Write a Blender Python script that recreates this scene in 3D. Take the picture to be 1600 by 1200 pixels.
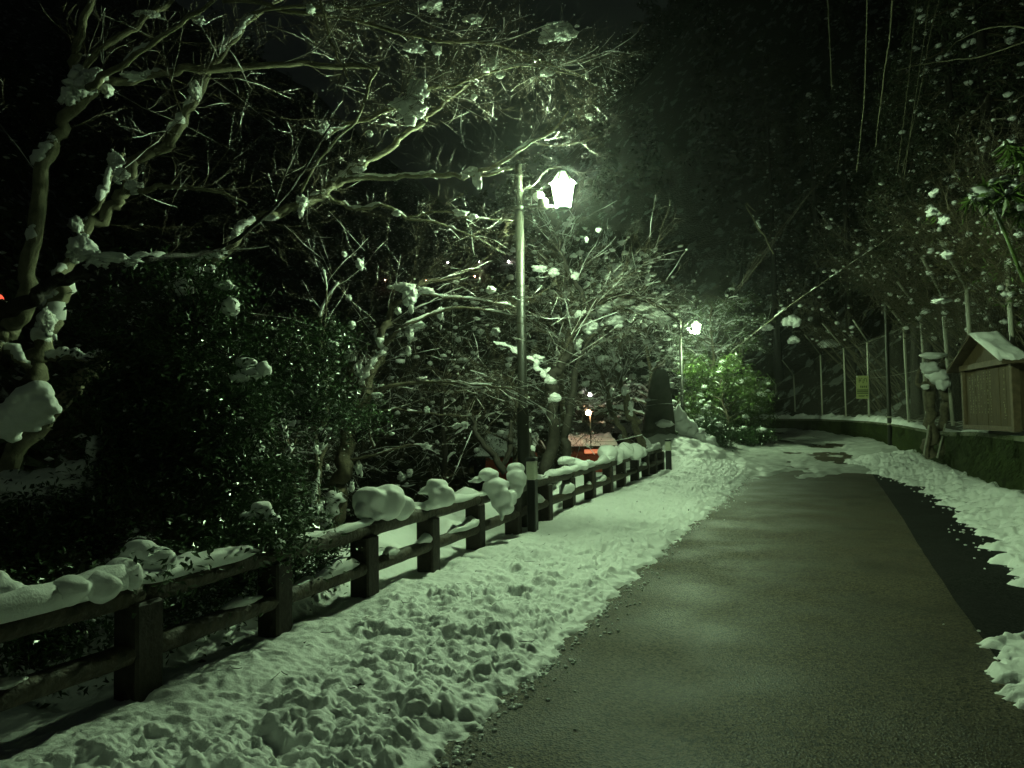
import bpy, math, random
import numpy as np
from mathutils import Vector, Matrix, Euler

for _o in list(bpy.data.objects):
    bpy.data.objects.remove(_o)
SC = bpy.context.scene
COL = SC.collection
rng = np.random.default_rng(7)
random.seed(7)
rad = math.radians

# ------------------------------------------------------------------ camera
F = 1150.0
CAM = np.array([0.0, 0.0, 1.6])
RM = Matrix.Rotation(rad(90 + 2.64), 3, 'X') @ Matrix.Rotation(rad(-1.0), 3, 'Z')
cd = bpy.data.cameras.new('camera')
cd.sensor_width = 36.0
cd.lens = F / 1600 * 36
cd.clip_start = 0.05
cd.clip_end = 900
cam = bpy.data.objects.new('camera', cd)
COL.objects.link(cam)
cam.matrix_world = Matrix.Translation(Vector(CAM)) @ RM.to_4x4()
SC.camera = cam
RN = np.array(RM)

# ------------------------------------------------------------------ sky and exposure
w = bpy.data.worlds.new('World')
SC.world = w
w.use_nodes = True
nt = w.node_tree
nt.nodes.clear()
sky = nt.nodes.new('ShaderNodeTexSky')
sky.sky_type = 'NISHITA'
sky.sun_disc = False
sky.sun_elevation = rad(-5.0)
sky.sun_rotation = rad(200)
tint = nt.nodes.new('ShaderNodeMixRGB')
tint.blend_type = 'ADD'
tint.inputs[0].default_value = 1.0
tint.inputs[2].default_value = (0.022, 0.030, 0.026, 1)
bg = nt.nodes.new('ShaderNodeBackground')
bg.inputs[1].default_value = 0.10
wo = nt.nodes.new('ShaderNodeOutputWorld')
nt.links.new(sky.outputs[0], tint.inputs[1])
nt.links.new(tint.outputs[0], bg.inputs[0])
nt.links.new(bg.outputs[0], wo.inputs[0])
SC.view_settings.view_transform = 'Standard'
SC.view_settings.look = 'None'
SC.view_settings.gamma = 1
SC.view_settings.use_curve_mapping = False
SC.view_settings.exposure = 0.32

LAMP_POWER = 1050.0          # radiance of a street lantern's glass
LAMP_COL = (0.67, 1.0, 0.55)
HAZE = 0.0007
SC.render.engine = 'CYCLES'
SC.cycles.max_bounces = 5
SC.cycles.diffuse_bounces = 3
SC.cycles.glossy_bounces = 2
SC.cycles.volume_bounces = 0

# ------------------------------------------------------------------ maths helpers
def ray(u, v):
    return RN @ np.array([(u - 800) / F, (600 - v) / F, -1.0])

def P(u, v, Y):
    d = ray(u, v)
    return CAM + d * (Y / d[1])

def h3(ix, iy, iz, seed):
    n = (ix * 374761393 + iy * 668265263 + iz * 2147483647 + seed * 1274126177) & 0xffffffff
    n = ((n ^ (n >> 13)) * 1274126177) & 0xffffffff
    n = ((n ^ (n >> 16)) * 2246822519) & 0xffffffff
    n = n ^ (n >> 15)
    return (n & 0xffffff) / 0xffffff

def vnoise(x, y, z=0.0, seed=0):
    x, y, z = np.broadcast_arrays(np.asarray(x, float), np.asarray(y, float), np.asarray(z, float))
    xi = np.floor(x).astype(np.int64); yi = np.floor(y).astype(np.int64); zi = np.floor(z).astype(np.int64)
    fx = x - xi; fy = y - yi; fz = z - zi
    fx = fx * fx * fx * (fx * (fx * 6 - 15) + 10)
    fy = fy * fy * fy * (fy * (fy * 6 - 15) + 10)
    fz = fz * fz * (3 - 2 * fz)
    r = 0
    flat = not np.any(z)
    for dz in ((0,) if flat else (0, 1)):
        wz = 1 if flat else (fz if dz else 1 - fz)
        for dy in (0, 1):
            wy = fy if dy else 1 - fy
            for dx in (0, 1):
                wx = fx if dx else 1 - fx
                r = r + h3(xi + dx, yi + dy, zi + dz, seed) * wx * wy * wz
    return r * 2 - 1

def fbm(x, y, z=0.0, seed=0, octv=4, gain=0.5):
    a = 1.0; s = 0; f = 1.0
    for i in range(octv):
        s = s + a * vnoise(np.asarray(x) * f + 13.7 * i, np.asarray(y) * f + 5.1 * i, np.asarray(z) * f, seed + i)
        a *= gain; f *= 2.03
    return s

def domes(x, y, cell, seed, rmin=0.35, rmax=0.75, prob=0.8, p=1.0):
    """rounded lumps scattered on a jittered grid, height 0..1"""
    gx = x / cell; gy = y / cell
    ix = np.floor(gx).astype(np.int64); iy = np.floor(gy).astype(np.int64)
    out = np.zeros_like(gx)
    for dx in (-1, 0, 1):
        for dy in (-1, 0, 1):
            cx = ix + dx; cy = iy + dy
            a = h3(cx, cy, cx * 0 + 1, seed); b = h3(cx, cy, cx * 0 + 2, seed)
            r = rmin + (rmax - rmin) * h3(cx, cy, cx * 0 + 3, seed)
            on = (h3(cx, cy, cx * 0 + 4, seed) < prob)
            st = 0.6 + 0.8 * h3(cx, cy, cx * 0 + 5, seed)
            d2 = ((gx - cx - a) ** 2 * st + (gy - cy - b) ** 2 / st) / r ** 2
            hgt = np.maximum(0, 1 - d2) ** 0.5 * r / rmax * on
            out = np.maximum(out, hgt)
    return out

def sstep(a, b, x):
    t = np.clip((np.asarray(x, float) - a) / (b - a), 0, 1)
    return t * t * (3 - 2 * t)

# ------------------------------------------------------------------ mesh helpers
class MB:
    def __init__(s):
        s.v = []; s.f = []; s.n = 0
    def add(s, V, Fc):
        V = np.asarray(V, float).reshape(-1, 3)
        if isinstance(Fc, np.ndarray):
            Fc = [Fc]
        s.v.append(V)
        for q in Fc:
            q = np.asarray(q, np.int64)
            if q.size:
                s.f.append(q + s.n)
        s.n += len(V)
    def build(s, name, mat, parent=None, smooth=True, kind=None, label=None):
        me = mesh_from(name, np.concatenate(s.v) if s.v else np.zeros((0, 3)), s.f, smooth)
        return link(name, me, mat, parent, kind, label)

def mesh_from(name, V, faces, smooth=True):
    me = bpy.data.meshes.new(name)
    me.vertices.add(len(V))
    me.vertices.foreach_set('co', np.ascontiguousarray(V, dtype=np.float32).ravel())
    loops = []; starts = []; n = 0
    for q in faces:
        k = q.shape[1]
        loops.append(q.ravel())
        starts.append(n + np.arange(len(q)) * k)
        n += q.size
    if loops:
        loops = np.concatenate(loops).astype(np.int32); starts = np.concatenate(starts).astype(np.int32)
        me.loops.add(len(loops)); me.loops.foreach_set('vertex_index', loops)
        me.polygons.add(len(starts)); me.polygons.foreach_set('loop_start', starts)
        me.polygons.foreach_set('use_smooth', np.full(len(starts), smooth))
    me.update(calc_edges=True)
    return me

def link(name, me, mat, parent=None, kind=None, label=None):
    o = bpy.data.objects.new(name, me)
    if mat is not None:
        for m in (mat if isinstance(mat, (list, tuple)) else [mat]):
            me.materials.append(m)
    COL.objects.link(o)
    if parent is not None:
        o.parent = parent
    if kind: o['kind'] = kind
    if label: o['label'] = label
    return o

def thing(name, label, cat, loc=(0, 0, 0), rotz=0.0, group=None):
    o = bpy.data.objects.new(name, None)
    o.empty_display_size = 0.2
    COL.objects.link(o)
    o.location = loc; o.rotation_euler = (0, 0, rotz)
    o['label'] = label; o['category'] = cat
    if group: o['group'] = group
    return o

def tag(o, label, cat=None, group=None, kind=None):
    o['label'] = label
    if cat: o['category'] = cat
    if group: o['group'] = group
    if kind: o['kind'] = kind
    return o

def grid_faces(nr, nc, mask=None):
    i = np.arange(nr - 1)[:, None] * nc + np.arange(nc - 1)[None, :]
    q = np.stack([i, i + 1, i + nc + 1, i + nc], -1).reshape(-1, 4)
    if mask is not None:
        q = q[mask[:-1, :-1].ravel() | mask[1:, 1:].ravel() | mask[1:, :-1].ravel() | mask[:-1, 1:].ravel()]
    return q

BOXF = np.array([[0, 3, 2, 1], [4, 5, 6, 7], [0, 1, 5, 4], [1, 2, 6, 5], [2, 3, 7, 6], [3, 0, 4, 7]])
def box(mb, c, half, ax=None, bev=0.0, taper=1.0):
    """box with axes ax (3x3 rows), chamfered vertical look by bev"""
    ax = np.eye(3) if ax is None else np.asarray(ax)
    c = np.asarray(c, float)
    hx, hy, hz = half
    if bev <= 0:
        L = np.array([[-hx, -hy, -hz], [hx, -hy, -hz], [hx, hy, -hz], [-hx, hy, -hz],
                      [-hx * taper, -hy * taper, hz], [hx * taper, -hy * taper, hz], [hx * taper, hy * taper, hz], [-hx * taper, hy * taper, hz]])
        mb.add(c + L @ ax, BOXF)
        return
    b = bev
    ring = [(-hx + b, -hy), (hx - b, -hy), (hx, -hy + b), (hx, hy - b), (hx - b, hy), (-hx + b, hy), (-hx, hy - b), (-hx, -hy + b)]
    ri = [(x * (1 - b / hx), y * (1 - b / hy)) for x, y in ring]
    V = [(x * .985, y * .985, -hz) for x, y in ri] + [(x, y, -hz + b) for x, y in ring] + \
        [(x * taper, y * taper, hz - b) for x, y in ring] + [(x * taper, y * taper, hz) for x, y in ri]
    V = np.array(V)
    q = []
    for k in range(3):
        for i in range(8):
            j = (i + 1) % 8
            q.append([k * 8 + i, k * 8 + j, (k + 1) * 8 + j, (k + 1) * 8 + i])
    mb.add(c + V @ ax, [np.array(q), np.array([[7, 6, 5, 4, 3, 2, 1, 0]]), np.array([[24 + i for i in range(8)]])])

def frames(pts):
    t = np.gradient(pts, axis=-2)
    t /= np.linalg.norm(t, axis=-1, keepdims=True) + 1e-9
    ref = np.zeros_like(t); ref[..., 0] = 0.31; ref[..., 1] = 0.62; ref[..., 2] = 0.72
    m = (t[..., 1:2, :] * ref[..., 1:2, :]).sum(-1, keepdims=True)
    alt = np.zeros_like(ref); alt[..., 0] = 0.9; alt[..., 1] = -0.4; alt[..., 2] = 0.1
    ref = np.where(np.abs(m) > 0.85, alt, ref)
    a = np.cross(t, ref); a /= np.linalg.norm(a, axis=-1, keepdims=True) + 1e-9
    b = np.cross(t, a)
    return a, b

def tubes(mb, pts, radii, S=3, cap=False):
    """pts (N,K,3), radii (N,K)"""
    pts = np.asarray(pts, float)
    if pts.ndim == 2:
        pts = pts[None]; radii = np.asarray(radii, float)[None]
    N, K, _ = pts.shape
    if N == 0: return
    a, b = frames(pts)
    th = np.arange(S) * 2 * np.pi / S
    V = pts[:, :, None, :] + radii[:, :, None, None] * (np.cos(th)[None, None, :, None] * a[:, :, None, :] + np.sin(th)[None, None, :, None] * b[:, :, None, :])
    base = (np.arange(N) * K * S)[:, None, None]
    k = (np.arange(K - 1) * S)[None, :, None]
    s0 = np.arange(S)[None, None, :]; s1 = (np.arange(S)[None, None, :] + 1) % S
    q = np.stack([base + k + s0, base + k + s1, base + k + S + s1, base + k + S + s0], -1).reshape(-1, 4)
    fs = [q]
    if cap:
        e0 = (np.arange(N) * K * S)[:, None] + np.arange(S)[::-1][None, :]
        e1 = (np.arange(N) * K * S + (K - 1) * S)[:, None] + np.arange(S)[None, :]
        fs += [e0, e1]
    mb.add(V.reshape(-1, 3), fs)

def catmull(p, n):
    p = np.asarray(p, float)
    q = np.vstack([2 * p[0] - p[1], p, 2 * p[-1] - p[-2]])
    out = []
    for i in range(len(p) - 1):
        p0, p1, p2, p3 = q[i:i + 4]
        t = np.linspace(0, 1, n, endpoint=False)[:, None]
        out.append(0.5 * ((2 * p1) + (-p0 + p2) * t + (2 * p0 - 5 * p1 + 4 * p2 - p3) * t ** 2 + (-p0 + 3 * p1 - 3 * p2 + p3) * t ** 3))
    out.append(p[-1:])
    return np.vstack(out)

def ico(sub):
    import bmesh
    bm = bmesh.new(); bmesh.ops.create_icosphere(bm, subdivisions=sub, radius=1.0)
    V = np.array([v.co[:] for v in bm.verts]); Fa = np.array([[v.index for v in f.verts] for f in bm.faces])
    bm.free(); return V, Fa
ICO = {k: ico(k) for k in (1, 2, 3, 4, 5)}
OCT = (np.array([[1, 0, 0], [-1, 0, 0], [0, 1, 0], [0, -1, 0], [0, 0, 1], [0, 0, -1]], float),
       np.array([[0, 2, 4], [2, 1, 4], [1, 3, 4], [3, 0, 4], [2, 0, 5], [1, 2, 5], [3, 1, 5], [0, 3, 5]]))

def lump(mb, c, r, sub=3, rough=0.22, seed=0, freq=1.6, flat=0.0, ax=None, fine=0.05):
    V, Fa = ICO[sub]
    n = fbm(V[:, 0] * freq + seed * 3.1, V[:, 1] * freq + 7.7 * seed, V[:, 2] * freq + seed + .5, seed, 3)
    n2 = vnoise(V[:, 0] * 6 + seed, V[:, 1] * 6, V[:, 2] * 6 + .3, seed + 9) + .6 * vnoise(V[:, 0] * 13, V[:, 1] * 13 + seed, V[:, 2] * 13 + .3, seed + 19)
    W = V * (1 + rough * n + fine * n2)[:, None]
    if flat: W[:, 2] = np.where(W[:, 2] < 0, W[:, 2] * (1 - flat), W[:, 2])
    W = W * np.asarray(r)
    if ax is not None: W = W @ np.asarray(ax)
    mb.add(W + np.asarray(c), Fa)

def many(mb, proto, C, R, jit=0.0):
    """place proto at centres C (N,3) with radii R (N,3)"""
    V, Fa = proto
    N = len(C)
    if N == 0: return
    W = V[None] * (1 + jit * rng.normal(0, 1, (N, len(V), 1))) * R[:, None, :]
    th = rng.uniform(0, 6.283, N); c, s = np.cos(th), np.sin(th)
    X = W[..., 0] * c[:, None] - W[..., 1] * s[:, None]; Y = W[..., 0] * s[:, None] + W[..., 1] * c[:, None]
    W = np.stack([X, Y, W[..., 2]], -1) + C[:, None, :]
    q = Fa[None] + (np.arange(N) * len(V))[:, None, None]
    mb.add(W.reshape(-1, 3), q.reshape(-1, 3))

def leaves(mb, C, size, up=0.35, aspect=0.45, droop=0.0):
    """one folded leaf (two quads sharing a midrib) per centre"""
    N = len(C)
    if N == 0: return
    d = rng.normal(0, 1, (N, 3)); d[:, 2] *= 0.6; d[:, 2] -= droop
    d /= np.linalg.norm(d, axis=1, keepdims=True)
    n = rng.normal(0, 1, (N, 3)); n[:, 2] += up * 4
    s = np.cross(d, n); s /= np.linalg.norm(s, axis=1, keepdims=True) + 1e-9
    n = np.cross(s, d)
    L = (np.asarray(size) * rng.uniform(.6, 1.3, N))[:, None]
    W = L * aspect * 0.5
    a = C; m = C + d * L * .5 - n * L * .06; e = C + d * L - n * L * .12
    l = C + d * L * .45 + s * W + n * L * .05; r = C + d * L * .45 - s * W + n * L * .05
    V = np.stack([a, l, e, r, m], 1).reshape(-1, 3)
    b = (np.arange(N) * 5)[:, None]
    q = np.concatenate([b + np.array([[0, 1, 4]]), b + np.array([[1, 2, 4]]), b + np.array([[2, 3, 4]]), b + np.array([[3, 0, 4]])])
    mb.add(V, q)

# ------------------------------------------------------------------ materials
def mat(name, col, rough=0.7, spec=0.3, var=0.0, scale=8.0, col2=None, bump=0.0, bscale=40.0, detail=6.0, stretch=None,
        emit=None, estr=0.0, metal=0.0, rvar=0.0, coord='Object', bdist=0.01, bias=0.5, sharp=0.25):
    m = bpy.data.materials.new(name); m.use_nodes = True
    t = m.node_tree; b = t.nodes['Principled BSDF']
    b.inputs['Base Color'].default_value = (*col, 1)
    b.inputs['Roughness'].default_value = rough
    b.inputs['Specular IOR Level'].default_value = spec
    b.inputs['Metallic'].default_value = metal
    if emit is not None:
        b.inputs['Emission Color'].default_value = (*emit, 1)
        b.inputs['Emission Strength'].default_value = estr
    if var or col2 or bump or rvar:
        tc = t.nodes.new('ShaderNodeTexCoord'); mp = t.nodes.new('ShaderNodeMapping')
        t.links.new(tc.outputs[coord], mp.inputs[0])
        if stretch: mp.inputs['Scale'].default_value = stretch
    if var or col2:
        n = t.nodes.new('ShaderNodeTexNoise'); n.inputs['Scale'].default_value = scale; n.inputs['Detail'].default_value = detail
        t.links.new(mp.outputs[0], n.inputs['Vector'])
        r = t.nodes.new('ShaderNodeValToRGB')
        r.color_ramp.elements[0].position = bias - sharp; r.color_ramp.elements[1].position = bias + sharp
        c2 = col2 if col2 else tuple(c * (1 - var) for c in col)
        c1 = col if col2 else tuple(min(1, c * (1 + var)) for c in col)
        r.color_ramp.elements[0].color = (*c2, 1); r.color_ramp.elements[1].color = (*c1, 1)
        t.links.new(n.outputs[0], r.inputs[0]); t.links.new(r.outputs[0], b.inputs['Base Color'])
    if bump:
        n = t.nodes.new('ShaderNodeTexNoise'); n.inputs['Scale'].default_value = bscale; n.inputs['Detail'].default_value = 5
        t.links.new(mp.outputs[0], n.inputs['Vector'])
        bp = t.nodes.new('ShaderNodeBump'); bp.inputs['Strength'].default_value = bump; bp.inputs['Distance'].default_value = bdist
        t.links.new(n.outputs[0], bp.inputs['Height']); t.links.new(bp.outputs[0], b.inputs['Normal'])
    if rvar:
        n = t.nodes.new('ShaderNodeTexNoise'); n.inputs['Scale'].default_value = 1.3; n.inputs['Detail'].default_value = 6
        t.links.new(mp.outputs[0], n.inputs['Vector'])
        mr = t.nodes.new('ShaderNodeMapRange'); mr.inputs['From Min'].default_value = .3; mr.inputs['From Max'].default_value = .7
        mr.inputs['To Min'].default_value = rough - rvar; mr.inputs['To Max'].default_value = rough + rvar
        t.links.new(n.outputs[0], mr.inputs[0]); t.links.new(mr.outputs[0], b.inputs['Roughness'])
    return m

M = {}
M['snow'] = mat('snow', (.80, .82, .80), .55, .35, var=.05, scale=3, bump=.45, bscale=75, bdist=.010)
M['slush'] = mat('slush', (.58, .60, .57), .5, .4, col2=(.30, .31, .29), scale=1.6, bump=.6, bscale=45, bdist=.015)
M['bark'] = mat('bark', (.19, .17, .11), .75, .25, col2=(.07, .06, .042), scale=14, bump=.7, bscale=60, bdist=.02)
M['palebark'] = mat('pale_bark', (.30, .29, .19), .7, .3, col2=(.13, .12, .075), scale=11, bump=.6, bscale=50, bdist=.015)
M['darkbark'] = mat('dark_bark', (.030, .026, .020), .7, .3, var=.4, scale=18, bump=.6, bscale=50, bdist=.02)
M['twig'] = mat('twig', (.11, .09, .055), .35, .6, var=.3, scale=9)
M['leaf'] = mat('camellia_leaf', (.042, .085, .026), .30, .55, var=.45, scale=5)
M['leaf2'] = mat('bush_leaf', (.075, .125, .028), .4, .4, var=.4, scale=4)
M['brownleaf'] = mat('hillside_leaf', (.085, .075, .03), .55, .3, col2=(.035, .055, .02), scale=1.6)
M['needle'] = mat('cedar_needle', (.04, .05, .028), .7, .2, var=.4, scale=2)
M['rail'] = mat('rail_wood', (.085, .07, .045), .6, .35, col2=(.03, .026, .018), scale=16, bump=.9, bscale=26, bdist=.02, stretch=(1, 1, 1))
M['post'] = mat('post_wood', (.030, .024, .018), .62, .3, var=.4, scale=20, bump=.6, bscale=35, bdist=.01)
M['metal'] = mat('painted_metal', (.028, .028, .020), .45, .35, var=.15, scale=20, bump=.1, bscale=90)
M['steel'] = mat('galvanised', (.34, .34, .27), .5, .5, var=.2, scale=7)
M['dark'] = mat('dark_plastic', (.012, .012, .012), .4, .4)
M['reflector'] = mat('reflector', (.62, .64, .50), .35, .6, var=.06, scale=30)
M['glass'] = mat('lantern_glass', (.8, .9, .8), .4, .4, emit=LAMP_COL, estr=LAMP_POWER)
M['concrete'] = mat('concrete', (.20, .20, .15), .8, .25, col2=(.07, .09, .035), scale=2.2, bump=.6, bscale=22, bdist=.02)
M['moss'] = mat('moss', (.036, .052, .014), .95, .1, col2=(.020, .024, .010), scale=3.0, bump=1.0, bscale=30, bdist=.03)
M['mosstuft'] = mat('moss_tuft', (.042, .062, .016), .9, .12, var=.5, scale=3)
M['board'] = mat('board_wood', (.090, .066, .032), .75, .2, col2=(.045, .032, .017), scale=7, bump=.5, bscale=40, bdist=.006, stretch=(6, 6, .6))
M['boardpaint'] = mat('flaked_paint', (.20, .19, .11), .8, .2, var=.3, scale=30)
M['roofboard'] = mat('roof_board', (.10, .075, .045), .7, .3, var=.35, scale=12, bump=.4, bscale=30)
M['yellow'] = mat('yellow_sign', (.44, .47, .20), .6, .3, var=.12, scale=14)
M['print'] = mat('print', (.09, .12, .05), .7, .2)
M['stone'] = mat('monument_stone', (.075, .075, .06), .75, .3, col2=(.035, .042, .022), scale=4, bump=.7, bscale=18, bdist=.03)
M['red'] = mat('red_paint', (.36, .06, .03), .6, .3, var=.2, scale=9)
M['wallbrown'] = mat('brown_wall', (.12, .08, .05), .8, .2, var=.3, scale=5)
M['dimglass'] = mat('dim_lantern_glass', (.8, .9, .8), .4, .4, emit=LAMP_COL, estr=LAMP_POWER * .10)  # weaker emission for the unseen lamp behind the viewpoint
M['roofglass'] = mat('lantern_roof_glass', (.5, .6, .5), .4, .4, emit=LAMP_COL, estr=1.6)
M['iron'] = mat('lantern_iron', (.008, .009, .008), .5, .3)
M['warm'] = mat('warm_lamp', (.9, .6, .4), .4, .3, emit=(1.0, .50, .28), estr=60)
M['warmslot'] = mat('lit_opening', (.9, .4, .2), .5, .3, emit=(1.0, .28, .13), estr=.6)
M['farwhite'] = mat('far_white_lamp', (.9, .9, .9), .4, .3, emit=(1.0, .86, .88), estr=45)
M['farpink'] = mat('far_pink_lamp', (.9, .7, .6), .4, .3, emit=(1.0, .45, .33), estr=22)

def asphalt(name, c, c2, rough, seedoff, spec=.5):
    m = bpy.data.materials.new(name); m.use_nodes = True
    t = m.node_tree; b = t.nodes['Principled BSDF']; L = t.links.new
    tc = t.nodes.new('ShaderNodeTexCoord'); mp = t.nodes.new('ShaderNodeMapping'); mp.inputs['Location'].default_value = (seedoff, 0, 0)
    L(tc.outputs['Object'], mp.inputs[0])
    big = t.nodes.new('ShaderNodeTexNoise'); big.inputs['Scale'].default_value = 1.1; big.inputs['Detail'].default_value = 7
    fine = t.nodes.new('ShaderNodeTexVoronoi'); fine.inputs['Scale'].default_value = 72
    mid = t.nodes.new('ShaderNodeTexNoise'); mid.inputs['Scale'].default_value = 140; mid.inputs['Detail'].default_value = 3
    for n in (big, fine, mid): L(mp.outputs[0], n.inputs['Vector'])
    r = t.nodes.new('ShaderNodeValToRGB'); r.color_ramp.elements[0].position = .35; r.color_ramp.elements[1].position = .68
    r.color_ramp.elements[0].color = (*c2, 1); r.color_ramp.elements[1].color = (*c, 1)
    L(big.outputs[0], r.inputs[0])
    sp = t.nodes.new('ShaderNodeMapRange'); sp.inputs['From Min'].default_value = .1; sp.inputs['From Max'].default_value = .9
    sp.inputs['To Min'].default_value = .10; sp.inputs['To Max'].default_value = 2.3
    sr_ = t.nodes.new('ShaderNodeSeparateColor'); L(fine.outputs['Color'], sr_.inputs[0]); L(sr_.outputs[0], sp.inputs[0])
    mx = t.nodes.new('ShaderNodeMixRGB'); mx.blend_type = 'MULTIPLY'; mx.inputs[0].default_value = 1
    L(r.outputs[0], mx.inputs[1]); L(sp.outputs[0], mx.inputs[2]); L(mx.outputs[0], b.inputs['Base Color'])
    rr = t.nodes.new('ShaderNodeMapRange'); rr.inputs['From Min'].default_value = .35; rr.inputs['From Max'].default_value = .65
    rr.inputs['To Min'].default_value = rough - .11; rr.inputs['To Max'].default_value = rough + .14
    L(big.outputs[0], rr.inputs[0]); L(rr.outputs[0], b.inputs['Roughness'])
    b.inputs['Specular IOR Level'].default_value = spec
    ad = t.nodes.new('ShaderNodeMath'); ad.operation = 'ADD'
    L(fine.outputs['Distance'], ad.inputs[0]); L(mid.outputs[0], ad.inputs[1])
    bp = t.nodes.new('ShaderNodeBump'); bp.inputs['Strength'].default_value = .9; bp.inputs['Distance'].default_value = .006
    L(ad.outputs[0], bp.inputs['Height']); L(bp.outputs[0], b.inputs['Normal'])
    return m
M['asphalt'] = asphalt('worn_asphalt', (.058, .047, .028), (.034, .027, .016), .52, 0, .22)
M['asphalt2'] = asphalt('new_asphalt', (.011, .011, .010), (.006, .006, .006), .85, 31, .12)

# ground: forest soil with patches of snow lying where it is flat enough
def ground_mat():
    m = bpy.data.materials.new('snowy_forest_floor'); m.use_nodes = True
    t = m.node_tree; b = t.nodes['Principled BSDF']; L = t.links.new
    tc = t.nodes.new('ShaderNodeTexCoord')
    n = t.nodes.new('ShaderNodeTexNoise'); n.inputs['Scale'].default_value = .9; n.inputs['Detail'].default_value = 9; n.inputs['Roughness'].default_value = .65
    n2 = t.nodes.new('ShaderNodeTexNoise'); n2.inputs['Scale'].default_value = 6; n2.inputs['Detail'].default_value = 6
    L(tc.outputs['Object'], n.inputs['Vector']); L(tc.outputs['Object'], n2.inputs['Vector'])
    soil = t.nodes.new('ShaderNodeValToRGB')
    soil.color_ramp.elements[0].color = (.015, .02, .008, 1); soil.color_ramp.elements[1].color = (.045, .034, .017, 1)
    L(n2.outputs[0], soil.inputs[0])
    r = t.nodes.new('ShaderNodeValToRGB'); r.color_ramp.elements[0].position = .55; r.color_ramp.elements[1].position = .60
    L(n.outputs[0], r.inputs[0])
    mx = t.nodes.new('ShaderNodeMixRGB'); mx.inputs[2].default_value = (.34, .36, .34, 1)
    L(r.outputs[0], mx.inputs[0]); L(soil.outputs[0], mx.inputs[1]); L(mx.outputs[0], b.inputs['Base Color'])
    b.inputs['Roughness'].default_value = .85
    bp = t.nodes.new('ShaderNodeBump'); bp.inputs['Strength'].default_value = .8; bp.inputs['Distance'].default_value = .1
    L(n2.outputs[0], bp.inputs['Height']); L(bp.outputs[0], b.inputs['Normal'])
    return m
M['ground'] = ground_mat()

# ------------------------------------------------------------------ the corridor: s along the road, w = distance from the wall
DX = np.array([.3577, .9338]); NX = np.array([.9338, -.3577])
TW_S = np.array([-30, 0, 17.1, 26, 29.5, 32.7, 35.6, 39, 42.8, 46.4, 51.5, 58, 70, 90])
TW_T = np.array([3.3, 3.3, 3.3, 3.25, 3.12, 2.8, 2.1, 1.2, -.1, -1.9, -5.3, -11, -24, -50])
def tw(s): return np.interp(s, TW_S, TW_T)
def zg(s): return .03 * np.clip(np.asarray(s, float) - 19.5, 0, 20) * 1.0
def XY(s, w_):
    t = tw(s) - w_
    return s * DX[0] + t * NX[0], s * DX[1] + t * NX[1]
def W(s, w_, z):
    x, y = XY(s, w_); return np.array([x, y, z])
def ST(x, y):
    s = x * DX[0] + y * DX[1]; t = x * NX[0] + y * NX[1]
    return s, tw(s) - t
WF = 6.645    # fence line

def terrain(s, w_):
    s = np.asarray(s, float); w_ = np.asarray(w_, float)
    z = zg(s) - .12 + 0 * w_
    # right hillside behind the wall
    r = np.clip(-w_ - .25, 0, None)
    z = np.where(w_ < -.2, np.maximum(zg(s) * .35, 0) + 1.02 + .25 * np.clip(r, 0, 1.5) + .85 * np.clip(r - 1.5, 0, 80), z)
    # left: shoulder, gorge, far slope
    l = w_ - 7.6
    z = z - .75 * np.clip(l, 0, 9) * sstep(0, 2, l)
    z = z + .95 * np.clip(w_ - 30, 0, 90)
    # the valley closes far ahead
    z = z + .55 * np.clip(s - 62, 0, 90) * sstep(-5, 8, np.abs(w_ - 3) )
    n = fbm(s * .12, w_ * .12, 0, 5, 5)
    amt = np.clip(np.where(w_ < 0, -w_ * .12, (w_ - 7.6) * .12), 0, 1.6)
    return z + n * amt

ss = np.concatenate([np.arange(-25, 60, 1.2), np.arange(60, 240, 4)])
wws = np.concatenate([np.arange(-100, -14, 4), np.arange(-14, -.5, .7), np.array([-.45, -.2, .1, .5, 2, 4, 6, 7, 7.6]), np.arange(8, 34, .9), np.arange(34, 150, 4)])
S_, W_ = np.meshgrid(ss, wws, indexing='ij')
X_, Y_ = XY(S_, W_)
Z_ = terrain(S_, W_)
mb = MB(); mb.add(np.stack([X_, Y_, Z_], -1).reshape(-1, 3), grid_faces(len(ss), len(wws))[:, ::-1])
tag(mb.build('ground', M['ground'], kind='structure'), 'snow patched forest ground falling into the gorge left of the road')

# road sheet
rs = np.concatenate([np.arange(-12, 60, .8)]); rw = np.array([.0, 1.2, 2.4, 3.6, 4.8, 6.2])
S_, W_ = np.meshgrid(rs, rw, indexing='ij'); X_, Y_ = XY(S_, W_)
mb = MB(); mb.add(np.stack([X_, Y_, zg(S_)], -1).reshape(-1, 3), grid_faces(len(rs), len(rw))[:, ::-1])
tag(mb.build('road', M['asphalt'], kind='structure'), 'wet grey brown asphalt road lane')

# darker new asphalt strip on the right
ps = np.array([-12, 2, 4.6, 7, 8.8, 10.5, 12.4, 15, 18, 20.7]); pt = np.array([1.0, 1.05, 1.13, 1.2, 1.27, 1.35, 1.45, 1.56, 1.68, 1.78])
pf = np.concatenate([np.arange(-12, 20.6, .35), [20.75]])
pe = np.interp(pf, ps, pt) + .005 * vnoise(pf * 3, 0 * pf, 0, 3)
V = []
for k, sv in enumerate(pf):
    for wv in (tw(sv) - pe[k], 1.0, 0.0):
        x, y = XY(sv, wv); V.append((x, y, zg(sv) + .006))
mb = MB(); mb.add(np.array(V), grid_faces(len(pf), 3))
tag(mb.build('asphalt_patch', M['asphalt2'], kind='structure'), 'darker newly laid asphalt strip along the right side of the road')

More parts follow.
